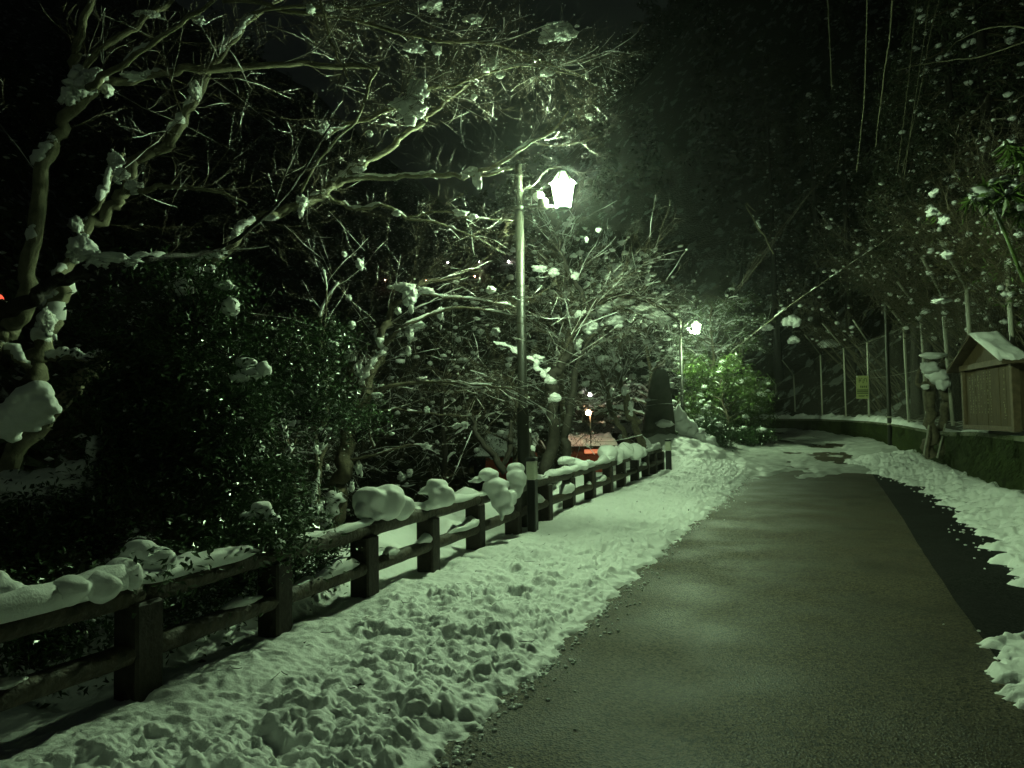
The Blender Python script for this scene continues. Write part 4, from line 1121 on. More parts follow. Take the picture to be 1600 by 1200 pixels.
# --- slender stems left of B
T = Tree('sapling', 'cluster of thin upright stems with snow in their forks at left of the fence', P(470, 850, 8.6), 'sapling')
for pts in ([(470, 850, 8.6, 4), (462, 770, 8.6, 3.6), (452, 700, 8.7, 3), (440, 640, 8.8, 2.4), (436, 560, 8.9, 1.6)], [(488, 850, 8.7, 3.5), (494, 760, 8.7, 3), (492, 690, 8.8, 2.6), (496, 600, 8.9, 2), (510, 480, 9, 1.5), (505, 420, 9, 1)], [(455, 720, 8.6, 2), (430, 690, 8.6, 1.5), (408, 675, 8.6, 1)], [(452, 730, 8.6, 1.8), (462, 690, 8.6, 1.3), (470, 660, 8.6, 1)]):
    i = T.limb(pts); T.snow(i, .55, .014)
T.twigs([0, 1], 5, (.3, .9), .0045, 4, 3, .2, snowf=.4)
for c in [(451, 718, 8.5, 6, 11, .05), (455, 700, 8.5, 5, 8, .05), (494, 700, 8.7, 5, 12, .05), (512, 730, 8.9, 4, 7, .05), (495, 800, 8.7, 6, 18, .06), (465, 790, 8.6, 7, 14, .06)]: T.clump(*c[:5], dp=c[5])
T.finish(M['bark'])

# --- C: dark arching tree in front of the snowy crowns
T = Tree('arching_tree', 'dark tree arching right with snow pads in its forks beyond the lamp post', P(858, 745, 13.6))
c0 = T.limb([(856, 760, 13.5, 11), (858, 700, 13.5, 10), (861, 640, 13.5, 9), (864, 605, 13.6, 9), (878, 570, 13.7, 8), (890, 535, 13.8, 7), (903, 510, 13.9, 6.5), (918, 488, 14, 6), (935, 470, 14.1, 5), (960, 463, 14.3, 4), (1000, 468, 14.6, 3.4), (1030, 480, 14.8, 2.8), (1060, 505, 15, 1.8)])
c1 = T.limb([(918, 488, 14, 4.5), (905, 455, 14, 4), (890, 425, 14.1, 3.6), (878, 395, 14.2, 3), (870, 370, 14.3, 2)])
c2 = T.limb([(862, 605, 13.6, 5), (845, 585, 13.6, 4.5), (828, 565, 13.7, 4), (800, 548, 13.8, 3), (770, 535, 13.9, 2)])
c3 = T.limb([(880, 745, 13.9, 8), (884, 680, 13.9, 7), (893, 620, 14, 6), (905, 560, 14.2, 4), (930, 520, 14.4, 3), (960, 510, 14.6, 2)])
c4 = T.limb([(830, 745, 13.9, 5), (832, 700, 13.9, 5), (822, 655, 14, 4), (800, 620, 14.2, 3), (770, 605, 14.3, 2), (730, 615, 14.4, 1.5)])
c5 = T.limb([(790, 740, 13.0, 6), (765, 705, 13.0, 5), (745, 680, 13, 4), (738, 650, 13, 2.6)])
c6 = T.limb([(783, 730, 13.0, 4), (795, 700, 13.0, 5), (798, 680, 13, 4), (800, 655, 13, 2)])
for i, am, th in ((c0, .25, .02), (c1, .5, .02), (c2, .6, .02), (c4, .3, .02)): T.snow(i, am, th)
T.twigs([c0, c1, c4], 9, (.7, 2.0), .008, 5, 3, .35, flat=.6, snowf=.3, drops=.1, snowr=.014, dropr=.009)
for c in [(940, 480, 14.4, 22, 13, .25), (975, 470, 14.8, 22, 9, .25), (920, 510, 14.3, 16, 12, .2), (900, 535, 14.1, 12, 15, .2), (858, 585, 13.8, 11, 14, .16), (840, 560, 13.9, 12, 8, .15), (808, 548, 14, 16, 8, .15), (785, 540, 14.1, 9, 6, .12), (1035, 493, 15.2, 24, 13, .3), (1005, 482, 15, 16, 8, .2), (960, 500, 14.8, 16, 10, .2), (905, 495, 14.2, 8, 12, .12), (862, 620, 13.6, 4, 10, .08), (900, 430, 14.2, 6, 8, .08), (843, 420, 13.9, 14, 6, .12), (865, 425, 14, 10, 9, .12)]: T.clump(*c[:5], dp=c[5], rough=.32)
T.finish(M['darkbark'])

# --- lit leaning trunks by the monument
T = Tree('leaning_tree', 'low tree with snow lined leaning trunks left of the stone monument', P(990, 700, 19.5))
for pts, am in (([(1010, 705, 20, 6), (994, 670, 20, 6), (980, 630, 20, 5), (968, 595, 20, 4), (962, 560, 20, 3), (975, 520, 20, 2)], .7), ([(985, 700, 19.6, 5), (970, 672, 19.6, 4), (955, 640, 19.6, 4), (948, 600, 19.6, 3), (925, 560, 19.8, 2)], .3), ([(1000, 660, 20, 4), (975, 641, 20, 3), (952, 640, 20, 2.5), (930, 650, 20, 1.4)], .5)):
    i = T.limb(pts); T.snow(i, am, .05)
T.twigs([0, 1, 2], 9, (.6, 1.8), .009, 5, 3, .45, flat=.6, snowf=.35, drops=.1, snowr=.018, dropr=.012)
for c in [(975, 610, 19.9, 5, 9, .12), (985, 635, 19.9, 6, 10, .12), (988, 588, 20, 7, 6, .12), (940, 560, 20, 12, 7, .2), (915, 600, 20, 8, 6, .15), (925, 588, 20, 10, 5, .15)]: T.clump(*c[:5], dp=c[5], rough=.3)
T.finish(M['bark'])

# --- procedural snow loaded trees (no tracing): standing where the far crowns show
def free_tree(name, label, base, h, spread, nl, bark, seed, snowf=.5, dens=3.0, lean=(0, 0), r=.14, leafy=None, leafn=0, leafsize=.09, twr=.0055, cat='tree', group=None, dabs=0, dabr=.12, gap=.3, per3=3, snowr=.012, up0=.35, leafup=.35):
    g = np.random.default_rng(seed)
    T = Tree(name, label, base, cat, group); base = np.asarray(base, float)
    K = 9; z = np.linspace(0, 1, K)
    tr_ = base + np.stack([lean[0] * z ** 1.5 + .12 * g.normal(0, 1, K) * z, lean[1] * z ** 1.5 + .12 * g.normal(0, 1, K) * z, z * h * .8 - .3 * (1 - z)], 1)
    rr = r * (1 - .75 * z); c4 = catmull(np.hstack([tr_, rr[:, None]]), 4)
    tubes(T.mb, c4[:, :3], c4[:, 3], 9, True); T.limbs.append((c4[:, :3], c4[:, 3]))
    for k in range(nl):
        f = gap + (1 - gap) * (k + g.random() * .7) / nl; a = g.uniform(0, 6.283); i = int(f * (len(c4) - 1))
        L = spread * g.uniform(.7, 1.1) * (1 - .35 * f); st_ = c4[i, :3]
        d = np.array([math.cos(a), math.sin(a), up0 + .4 * f]); q = np.linspace(0, 1, 6)[:, None]
        pp = st_ + d * L * q + g.normal(0, .05, (6, 3)) * q * L + np.array([0, 0, -.35 * L]) * q ** 2
        r0 = c4[i, 3] * .55; pr = catmull(np.hstack([pp, r0 * (1 - .8 * q)]), 4)
        tubes(T.mb, pr[:, :3], pr[:, 3], 7, True); T.limbs.append((pr[:, :3], pr[:, 3]))
        if snowf > 0: limb_snow(T.sn, pr[:, :3], pr[:, 3], .35 + .35 * snowf, .03, int(seed * 7 + k), .08, 6)
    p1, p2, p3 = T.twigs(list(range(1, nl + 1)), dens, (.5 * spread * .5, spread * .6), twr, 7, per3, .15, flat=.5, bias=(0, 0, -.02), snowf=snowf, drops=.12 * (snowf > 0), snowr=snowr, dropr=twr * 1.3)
    src = (p3 if p3 is not None else p2).reshape(-1, 3)
    if leafn:
        lm = MB(); c = src[g.integers(0, len(src), leafn)] + g.normal(0, leafsize * .8, (leafn, 3))
        leaves(lm, c, leafsize, leafup, .45, .2); child_local(T.o, lm, 'foliage', leafy, smooth=False, kind='stuff')
    if dabs:
        c = p2.reshape(-1, 3)[g.integers(0, len(p2) * 5, dabs)] + g.normal(0, .02, (dabs, 3))
        R = dabr * g.uniform(.3, 1.5, (dabs, 1)) ** 1.3 * np.array([[1.2, .9, .65]]); many(T.sn, ICO[1], c + [0, 0, dabr * .2], R, .22)
    T.finish(bark); return T.o

def on_slope(u, wt):
    best = None
    for Y in np.arange(10, 90, .25):
        p = P(u, 640, Y); s_, w__ = ST(p[0], p[1]); e = abs(w__ - wt)
        if best is None or e < best[0]: best = (e, Y)
    return on_ground(u, best[1])
def on_ground(u, Y, dz=0.0):
    p = P(u, 640, Y); s, w_ = ST(p[0], p[1]); return np.array([p[0], p[1], float(terrain(s, w_)) + dz])

free_tree('snowy_tree', 'wide snow laden tree filling the view behind the dark arching tree', on_ground(880, 25), 10.5, 4.0, 16, M['bark'], 11, .9, 4.0, gap=.52, dabs=415, dabr=0.083, leafy=M['needle'], leafn=10800, leafsize=0.074, group='snow laden trees beyond the fence')
free_tree('snowy_tree', 'snow laden tree with its crown just left of the further street lamp', on_ground(1015, 34.5), 10, 3.8, 20, M['bark'], 12, .9, 4.0, gap=.22, dabs=415, dabr=0.088, leafy=M['needle'], leafn=10800, leafsize=0.074, group='snow laden trees beyond the fence')
free_tree('snowy_tree', 'pale snow laden tree down in the gorge behind the tall lamp post', on_ground(800, 27), 10, 4.2, 14, M['bark'], 13, .3, 4.0, gap=.52, dabs=231, dabr=0.083, leafy=M['needle'], leafn=8400, leafsize=0.081, group='snow laden trees beyond the fence')
free_tree('snowy_tree', 'dim snow laden tree in the gorge between the bare tree and the lamp post', on_ground(690, 22), 9, 4.0, 14, M['darkbark'], 14, .3, 4.0, gap=.52, dabs=129, dabr=0.072, leafy=M['needle'], leafn=7200, leafsize=0.074, group='snow laden trees beyond the fence')
free_tree('snowy_tree', 'dim snow laden tree deep in the gorge beyond the bare tree stems', on_ground(560, 24), 10.5, 4.2, 14, M['darkbark'], 15, .3, 4.0, gap=.52, dabs=120, dabr=0.072, leafy=M['needle'], leafn=7200, leafsize=0.081, group='snow laden trees beyond the fence')
free_tree('snowy_tree', 'faint tree in the gorge at the far left behind the evergreen', on_ground(330, 19), 9.5, 4.0, 13, M['darkbark'], 16, .5, 4.0, gap=.52, dabs=55, dabr=0.055, leafy=M['needle'], leafn=6000, leafsize=0.074, group='snow laden trees beyond the fence')
free_tree('snowy_tree', 'snow tipped tree hanging directly over the further lantern', on_ground(1118, 33.5), 7.8, 2.3, 14, M['bark'], 17, .9, 5.0, gap=.52, dabs=193, dabr=0.061, leafy=M['leaf2'], leafn=8400, leafsize=0.074, up0=.4, group='snow laden trees beyond the fence')
# green leafy trees lit by the second lamp
free_tree('leafy_tree', 'bright green leafy shrub tree lit by the further street lamp', W(30.6, 5.6, .5), 3.3, 1.7, 14, M['bark'], 21, .25, 5, leafy=M['leaf2'], leafn=9000, leafsize=.13, r=.09, dabs=40, dabr=.1, up0=.5)
free_tree('leafy_tree', 'smaller green shrub tree right of the lit one where the road bends', W(34.0, 5.0, .5), 2.9, 1.6, 12, M['bark'], 22, .3, 5, leafy=M['leaf2'], leafn=7000, leafsize=.13, r=.08, dabs=60, dabr=.1, up0=.5)

# the stone monument
mo = thing('stone_monument', 'tall dark tapering stone monument with snow at its foot beyond the fence', 'monument', on_ground(1028, 24) * [1, 1, 0] + [0, 0, .6])
c0_ = np.array(P(1028, 660, 24)) ; z0 = .62
mb = MB()
hw, hh_, dp_ = .60, 1.24, .34
Vv_, Fv_ = ICO[4]
nn = fbm(Vv_[:, 0] * 2, Vv_[:, 1] * 2, Vv_[:, 2] * 2 + 3, 77, 4)
sg = np.sign(Vv_) * np.abs(Vv_) ** .45
sg = sg / np.max(np.abs(sg))
zt_ = sg[:, 2]; tp = 1 - .58 * (zt_ + 1) / 2
Wv = np.stack([sg[:, 0] * hw * tp * (1 + .06 * nn) + .06 * (zt_ + 1), sg[:, 1] * dp_ * tp, zt_ * hh_ * (1 + .04 * nn)], 1)
mb.add(Wv + [c0_[0], c0_[1], z0 + hh_], Fv_); child_local(mo, mb, 'slab', M['stone'])
mb = MB(); lump(mb, (c0_[0], c0_[1] - .1, z0 + .25), (.62, .45, .42), 3, .15, 5); child_local(mo, mb, 'boulder_base', M['stone'])
mb = MB(); lump(mb, (c0_[0] + .14, c0_[1] - .46, z0 + .72), (.26, .14, .12), 3, .3, 6); [lump(mb, (c0_[0] + .74 + .2 * q_ + .1 * math.sin(q_ * 5), c0_[1] + .35 + .1 * q_, z0 + .95 - .24 * q_), (.20 + .05 * q_, .3, .34), 3, .45, 8 + q_, 2.2, fine=.1) for q_ in range(5)]; child_local(mo, mb, 'snow_cap', M['snow'])

# low clipped dark bushes on the mound
def bush(label, c, r, n, seed, m, leafsize=.09, dabs=20, dabr=.12, cat='bush', name='bush', group=None, stem=True):
    g = np.random.default_rng(seed); o = thing(name, label, cat, c, 0, group); c = np.asarray(c, float); r = np.asarray(r, float)
    k = 60; d = unit(g.normal(0, 1, (k, 3))); d[:, 2] = np.abs(d[:, 2]); cc = c + d * r * g.uniform(.55, 1.0, (k, 1))
    ii = g.integers(0, k, n); C = cc[ii] + g.normal(0, .13, (n, 3)) * r
    mb = MB(); leaves(mb, C, leafsize, .35, .5, .1); child_local(o, mb, 'foliage', m, smooth=False, kind='stuff')
    if stem:
        mb = MB(); st_ = np.repeat(c[None], 16, 0) - [0, 0, .1]; e_ = cc[:16]
        p = st_[:, None] + (e_ - st_)[:, None] * np.linspace(0, 1, 5)[None, :, None]; tubes(mb, p, np.full((16, 5), .012) * (1 - .6 * np.linspace(0, 1, 5))[None], 4); child_local(o, mb, 'stems', M['darkbark'])
    if dabs:
        mb = MB(); hi = cc[np.argsort(-cc[:, 2])][:k // 2]; q = hi[g.integers(0, len(hi), dabs)] + g.normal(0, .08, (dabs, 3)) * r + [0, 0, .08]
        many(mb, ICO[2], q, dabr * .6 * g.uniform(.4, 1.4, (dabs, 1)) * np.array([[1.2, 1, .75]]), .12); child_local(o, mb, 'snow_and_glint_dabs', M['snow'], kind='stuff')
    return o
bush('rounded dark evergreen bush on the mound right of the monument', W(26.5, 6.1, .55), (1.15, 1.0, .95), 7000, 31, M['leaf'], .09, 6, .16)
bush('low dark bush with a snow ledge at the inside of the bend', W(29.5, 4.9, .55), (1.1, .9, .6), 5000, 32, M['leaf'], .09, 10, .2)
bush('bush behind the monument coloured pale as if lit by the further lamp', W(29.0, 7.0, .5), (1.5, 1.1, 1.9), 7000, 33, M['leaf2'], .09, 60, .16)  # paler leaves and extra snow put a lamplit look into the colour

# ------------------------------------------------------------------ evergreen camellia masses at the left
def leaf_mass(name, label, blobs, n, m, size, seed, cat='bush', snow=(), glint=0, stems=()):
    """blobs: (u,v,Y,rx,rz px, depth m)"""
    g = np.random.default_rng(seed); c0 = P(blobs[0][0], blobs[0][1], blobs[0][2]); o = thing(name, label, cat, c0)
    wt = np.array([b[3] * b[4] for b in blobs], float); wt /= wt.sum(); mb = MB(); tot = []
    for b, w_ in zip(blobs, wt):
        k = int(n * w_); c = P(b[0], b[1], b[2]); R = np.array([b[3] * b[2] / F, b[5], b[4] * b[2] / F])
        nk = max(6, int(b[3] * b[4] / 60)); d = unit(g.normal(0, 1, (nk, 3))); cc = c + d * R * g.random((nk, 1)) ** .4
        ii = g.integers(0, nk, k); C = cc[ii] + g.normal(0, 1, (k, 3)) * np.array([.14, .14, .09]); leaves(mb, C, size, .4, .42, .15); tot.append(cc)
    child_local(o, mb, 'foliage', m, smooth=False, kind='stuff')
    tot = np.concatenate(tot); tm = MB(); st_ = np.repeat(np.array([[P(b[0], b[1], b[2])[0], P(b[0], b[1], b[2])[1], P(b[0], b[1] + b[4] * 1.3, b[2])[2]] for b in blobs]), 1, 0)
    near = np.argmin(((tot[:, None] - st_[None]) ** 2).sum(2), 1); p = st_[near][:, None] + (tot - st_[near])[:, None] * np.linspace(0, 1, 6)[None, :, None]
    p = p + g.normal(0, .02, p.shape) * np.array([1, 1, 1]); tubes(tm, p, (.008 * (1 - .6 * np.linspace(0, 1, 6)))[None] * np.ones((len(tot), 1)), 4); child_local(o, tm, 'stems', M['darkbark'], kind='stuff')
    for (u, v, Y, rx, rz, dp) in snow:
        mb = MB(); lump(mb, P(u, v, Y), (rx * Y / F, dp, rz * Y / F), 3, .22, int(u + v) % 71, 1.6, fine=.05); child_local(o, mb, 'snow_clump', M['snow'])
    if glint:  # white specks among the leaves, painted in for the glints on them
        mb = MB(); q = tot[g.integers(0, len(tot), glint)] + g.normal(0, .1, (glint, 3)); many(mb, ICO[1], q, .016 * g.uniform(.4, 2.0, (glint, 1)) * np.array([[1.3, 1, .6]]), .15); child_local(o, mb, 'snow_and_glint_dabs', M['snow'], kind='stuff')
    return o
leaf_mass('camellia', 'tall dense dark evergreen shrub standing behind the near fence', [(250, 520, 6.6, 110, 60, .5), (300, 450, 6.7, 80, 55, .45), (300, 600, 6.6, 130, 70, .6), (260, 700, 6.4, 130, 90, .6), (330, 780, 6.2, 110, 90, .5), (200, 620, 6.5, 80, 70, .4), (340, 660, 6.5, 90, 70, .5)], 30000, M['leaf'], .062, 41, 'shrub',
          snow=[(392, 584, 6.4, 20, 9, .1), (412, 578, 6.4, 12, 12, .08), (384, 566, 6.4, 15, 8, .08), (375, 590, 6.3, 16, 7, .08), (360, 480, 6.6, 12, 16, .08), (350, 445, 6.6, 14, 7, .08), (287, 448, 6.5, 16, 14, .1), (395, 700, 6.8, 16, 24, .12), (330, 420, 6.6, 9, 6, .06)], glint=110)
leaf_mass('camellia', 'lighter green evergreen shrub with thin stems right of the tall dark one', [(470, 590, 7.6, 60, 50, .4), (440, 540, 7.6, 50, 40, .4), (500, 640, 7.6, 50, 40, .4), (520, 520, 8.2, 30, 30, .3), (560, 660, 8.2, 40, 22, .3), (410, 620, 7.4, 50, 40, .4), (440, 800, 7.0, 60, 50, .4), (420, 740, 7.0, 50, 40, .4)], 13000, M['leaf'], .055, 42, 'shrub',
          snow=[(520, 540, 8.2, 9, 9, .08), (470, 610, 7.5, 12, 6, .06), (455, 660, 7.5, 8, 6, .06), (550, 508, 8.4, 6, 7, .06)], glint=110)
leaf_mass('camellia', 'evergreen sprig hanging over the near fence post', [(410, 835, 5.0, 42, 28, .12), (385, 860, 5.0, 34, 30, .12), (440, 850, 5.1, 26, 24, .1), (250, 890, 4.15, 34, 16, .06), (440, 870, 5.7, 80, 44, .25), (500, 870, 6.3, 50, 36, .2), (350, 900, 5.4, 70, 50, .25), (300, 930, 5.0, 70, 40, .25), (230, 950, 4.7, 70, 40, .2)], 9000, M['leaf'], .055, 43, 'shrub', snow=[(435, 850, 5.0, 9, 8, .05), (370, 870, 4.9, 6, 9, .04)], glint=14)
leaf_mass('undergrowth', 'dark leafy undergrowth below the left fence rails', [(60, 830, 5.6, 110, 60, .4), (160, 800, 5.8, 90, 50, .4), (100, 1000, 4.9, 120, 50, .3), (330, 900, 5.4, 70, 50, .3), (260, 960, 5.2, 80, 50, .3), (380, 960, 5.9, 50, 30, .2), (60, 980, 4.3, 90, 60, .2), (160, 1000, 4.4, 60, 40, .2)], 17000, M['leaf'], .05, 44, 'shrub',
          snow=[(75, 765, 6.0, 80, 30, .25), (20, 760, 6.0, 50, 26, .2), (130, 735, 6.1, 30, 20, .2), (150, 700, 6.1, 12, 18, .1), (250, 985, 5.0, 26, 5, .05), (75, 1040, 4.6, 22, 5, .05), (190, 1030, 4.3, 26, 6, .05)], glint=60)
mo = chain_lump('snow_mass', 'large snow mass lying on the bough at the left edge', [(58, 612, 4.6, 20, 14, .10), (44, 622, 4.6, 26, 16, .12), (70, 632, 4.6, 17, 16, .10), (30, 640, 4.6, 30, 16, .12), (52, 650, 4.6, 26, 14, .10), (14, 655, 4.6, 26, 16, .12), (36, 668, 4.6, 20, 10, .09), (0, 672, 4.6, 22, 12, .10), (-14, 660, 4.6, 20, 14, .10), (84, 638, 4.6, 8, 9, .06), (22, 682, 4.6, 10, 8, .06)], rough=.4, cat='snow')
mo.modifiers['smooth'].iterations = 2

# ------------------------------------------------------------------ gorge buildings, lamps
def hut(name, label, u, Y, ztop, wd, dp, rh, wallm, slot=True, rot=.25, cat='building', slope=.18):
    c = P(u, 700, Y); zg_ = float(terrain(*ST(c[0], c[1]))) - .4; h = ztop - zg_
    t = thing(name, label, cat, (c[0], c[1], zg_), rot)
    mb = MB(); box(mb, (0, 0, (h - rh) / 2), (wd / 2, dp / 2, (h - rh) / 2)); mb.build('wall', wallm, t, smooth=False)
    for sg_ in (-1, 1):
        mb = MB(); V = []
        for x in (-wd / 2 - .35, wd / 2 + .35):
            for (y, z) in ((sg_ * (dp / 2 + .4), h - rh - .08), (0.0, h)): V += [(x, y, z), (x, y, z + .07)]
        V = np.array(V); mb.add(V, np.array([[0, 2, 3, 1], [4, 5, 7, 6], [0, 1, 5, 4], [2, 6, 7, 3], [1, 3, 7, 5], [0, 4, 6, 2]])); mb.build('roof', M['roofboard'], t, smooth=False)
        mb = MB(); nu, nv = 40, 14; Uu, Vv = np.meshgrid(np.linspace(-1, 1, nu), np.linspace(0, 1, nv), indexing='ij')
        th_ = .22 * np.clip(np.minimum((1 - np.abs(Uu)) * 12, Vv * 8), 0, 1) ** .5 * (1 + .35 * fbm(Uu * 3, Vv * 3, 0, 400 + sg_, 3))
        yy = sg_ * (dp / 2 + .42) * (1 - Vv); zz_ = h - rh - .02 + (rh + .06) * Vv + th_; mb.add(np.stack([Uu * (wd / 2 + .37), yy, zz_], -1).reshape(-1, 3), grid_faces(nu, nv)); mb.build('roof_snow', M['snow'], t)
    if slot:
        mb = MB(); box(mb, (.15 * wd, -dp / 2 - .012, h - rh - .30), (.26 * wd, .01, .10)); lw_ = mb
        mb = MB(); box(mb, (.15 * wd, -dp / 2 - .03, h - rh - .47), (.26 * wd, .02, .03)); box(mb, (.15 * wd, -dp / 2 - .03, h - rh - .18), (.26 * wd, .02, .02)); wf_ = mb.build('window', M['red'], t, smooth=False); lw_.build('lit_pane', M['warmslot'], wf_, smooth=False)
    return t
hut('red_hut', 'red walled hut in the gorge with a glowing window slot under a snowy roof', 914, 38, .46, 2.1, 2.0, .30, M['red'], True, .1)
hut('snowy_hut', 'hut with a broad pinkish snow covered roof left of the arching tree', 800, 32, .65, 1.7, 2.4, .6, M['red'], False, -.25)
# orange lamp on a thin pole
def pole_lamp(name, label, u, vb, vt, vbase, Y, rb, emit_m, rp=.035, group=None, top_small=False, arm=0.0):
    c = P(u, vb, Y); b_ = P(u, vbase, Y)
    t = thing(name, label, 'lamp', b_, 0, group)
    mb = MB(); tubes(mb, np.array([[0, 0, -.5], [0, 0, c[2] - b_[2] + .9 * (1 if top_small else .1)]]), np.array([rp, rp * .8]), 8, True); mb.build('pole', M['steel'], t)
    mb = MB(); lump(mb, (arm, -.12, c[2] - b_[2]), (rb, rb, rb), 2, 0, 1, fine=0); mb.build('bulb', emit_m, t)
    mb = MB(); tubes(mb, np.array([[0, 0, c[2] - b_[2] + rb * 1.2], [arm, -.12, c[2] - b_[2] + rb * 1.3]]), np.array([.02, .02]), 6, True)
    lump(mb, (arm, -.12, c[2] - b_[2] + rb * 1.35), (rb * 1.3, rb * 1.3, rb * .3), 2, 0, 1, fine=0); mb.build('shade', M['steel'], t)
    if top_small:
        mb = MB(); lump(mb, (0, 0, c[2] - b_[2] + .9), (.10, .10, .10), 2, 0, 1, fine=0); mb.build('top_bulb', M['farwhite'], t)
    mb = MB(); lump(mb, (0, -.02, c[2] - b_[2] + rb * 1.35 + .1), (rb * 1.0, rb * 1.0, rb * .5), 2, .1, 1); mb.build('snow_cap', M['snow'], t)
    return t
pole_lamp('orange_lamp', 'orange glowing lamp on a thin pole above the red hut', 923, 645, 622, 684, 36.2, .135, M['warm'], top_small=True, arm=-.10)
far = [(530, 436, 'farpink', 'leftmost far pinkish lamp on the opposite slope'), (602, 437, 'farpink', 'brighter far pink lamp second from the left on the opposite slope'), (700, 410, 'farwhite', 'far white lamp above the bare tree on the opposite slope'), (742, 432, 'farpink', 'far pink lamp below the row of white ones'), (749, 409, 'farwhite', 'faint small white lamp between two brighter white ones'), (795, 409, 'farwhite', 'far white lamp just left of the tall lamp post'), (666, 438, 'farpink', 'faint orange lamp low between the pink and white ones')]
def hit(u, v, lo=30, hi=160):
    for Y in np.arange(lo, hi, .5):
        p = P(u, v, Y)
        if p[2] < float(terrain(*ST(p[0], p[1]))): return Y
    return hi
for k, (u, v, m_, lab) in enumerate(far):
    Y = hit(u, v + 12); rb = {3: .10, 4: .06, 6: .06, 0: .09}.get(k, .14)
    p = P(u, v, Y); g_ = P(u, v + 12, Y)
    t = thing('hillside_lamp', lab, 'lamp', g_, 0, 'distant lamps on the opposite slope')
    hz = p[2] - g_[2]
    mb = MB(); tubes(mb, np.array([[0, .15, -1], [0, .15, hz + .25]]), np.array([.05, .04]), 6, True); mb.build('pole', M['steel'], t)
    mb = MB(); lump(mb, (0, -.1, hz), (rb, rb, rb), 1, 0, 1, fine=0); mb.build('bulb', M[m_], t)
    if k in (0, 2, 3, 5):
        mb = MB(); box(mb, (0, -.1, hz - .42), (1.0, .35, .05)); mb.build('snowy_ledge', M['snow'], t, smooth=False)
p = P(-2, 470, 14)
t = thing('red_lantern', 'red glowing lantern at the very left edge', 'lantern', p)
M['redglow'] = mat('red_glow', (.6, .1, .06), .5, .3, emit=(1, .10, .05), estr=1.2)
mb = MB(); lump(mb, (0, 0, 0), (.09, .09, .13), 3, 0, 1, fine=0); mb.build('paper_body', M['redglow'], t)
mb = MB(); tubes(mb, np.array([[0, 0, .12], [0, 0, .16]]), np.array([.05, .05]), 10, True); tubes(mb, np.array([[0, 0, -.16], [0, 0, -.12]]), np.array([.05, .05]), 10, True); mb.build('end_ring', M['dark'], t)
mb = MB(); tubes(mb, np.array([[0, 0, .16], [-.02, .01, .6], [-.05, .0, 1.2]]), np.array([.006, .006, .006]), 5); mb.build('cord', M['dark'], t)

# ------------------------------------------------------------------ right hillside: shrubs, cedars, hanging vines
hs = [(1560, 330, 11.5, 80, 75), (1480, 360, 13, 70, 50), (1420, 330, 16, 70, 55), (1540, 240, 14, 90, 60), (1340, 390, 22, 80, 50), (1600, 420, 11.5, 50, 50), (1250, 470, 34, 60, 40), (1400, 430, 20, 70, 36), (1500, 470, 16, 70, 30)]
names = ['snow flecked shrub mass highest at the right edge above the notice board', 'brownish shrub left of the brightest snow flecks at right', 'dim shrub halfway up the right slope above the utility pole', 'upper brown shrub reaching the top right of the slope', 'low shrub above the yellow notice on the right slope', 'shrub at the right edge just above the notice board roof', 'small far shrub where the mesh fence bends away', 'shrub overhanging the tops of the mesh fence posts', 'leafy sprays directly left above the notice board roof']
for k, ((u, v, Y, rx, rz), lab) in enumerate(zip(hs, names)):
    c = P(u, v, Y); g = np.random.default_rng(60 + k); r = np.array([rx * Y / F, rx * Y / F * .8, rz * Y / F])
    o = thing('hillside_shrub', lab, 'shrub', c, 0, 'shrubs on the right slope')
    gz = float(terrain(*ST(c[0], c[1])))
    # arching stems from the slope
    NS = 26; sc_, wc_ = ST(c[0], c[1]); ws_ = min(float(wc_), -1.6) - g.uniform(0, 1.6, NS); ssv = float(sc_) + g.normal(.5, .6, NS); sx_, sy_ = XY(ssv, ws_); st_ = np.stack([sx_, sy_, terrain(ssv, ws_) - .1], 1)
    e_ = c + unit(g.normal(0, 1, (NS, 3))) * r * g.uniform(.5, 1.05, (NS, 1))
    q = np.linspace(0, 1, 9)[None, :, None]; pp = st_[:, None] + (e_ - st_)[:, None] * q; pp[..., 2] += (1 - (2 * q[..., 0] - .75) ** 2).clip(0) * .35 * r[2]
    pp = pp + g.normal(0, .03, pp.shape) * q
    mb = MB(); tubes(mb, pp, (.022 * (1 - .8 * np.linspace(0, 1, 9)))[None] * np.ones((NS, 1)), 5); child_local(o, mb, 'stems', M['bark'])
    tw_ = MB(); a2, d2, _ = spawn(pp, 12, .45, .3, 1.1, .5); p2 = grow(a2, d2, g.uniform(.3, .9, len(a2)) * min(1.4, r[0]), 6, .18, (0, 0, -.05)); tubes(tw_, p2, (.006 * (1 - .6 * np.linspace(0, 1, 6)))[None] * np.ones((len(p2), 1)), 3)
    a3, d3, _ = spawn(p2, 4, .1, .3, 1.1, .5); p3 = grow(a3, d3, g.uniform(.1, .35, len(a3)), 4, .2, (0, 0, -.05)); tubes(tw_, p3, np.full((len(p3), 4), .0028), 3)
    child_local(o, tw_, 'twigs', M['twig'], smooth=False, kind='stuff')
    src = p3.reshape(-1, 3); n = 700; C = src[g.integers(0, len(src), n)] + g.normal(0, .05, (n, 3))
    mb = MB(); leaves(mb, C, .10 if Y < 20 else .14, .3, .30, .35); child_local(o, mb, 'foliage', M['brownleaf'] if k in (1, 2, 3, 4) else M['leaf2'] if k in (0, 5) else M['brownleaf'], smooth=False, kind='stuff')
    sn = MB(); nd = 90 if k in (0, 5, 8) else 60; q_ = p2.reshape(-1, 3)[g.integers(0, len(p2) * 6, nd)]
    many(sn, ICO[2], q_ + [0, 0, .02], (.029 * (Y / 14) ** .5) * g.uniform(.2, 1.7, (nd, 1)) ** 1.5 * np.array([[1.3, 1, .85]]), .16)
    child_local(o, sn, 'snow_and_glint_dabs', M['snow'], kind='stuff')
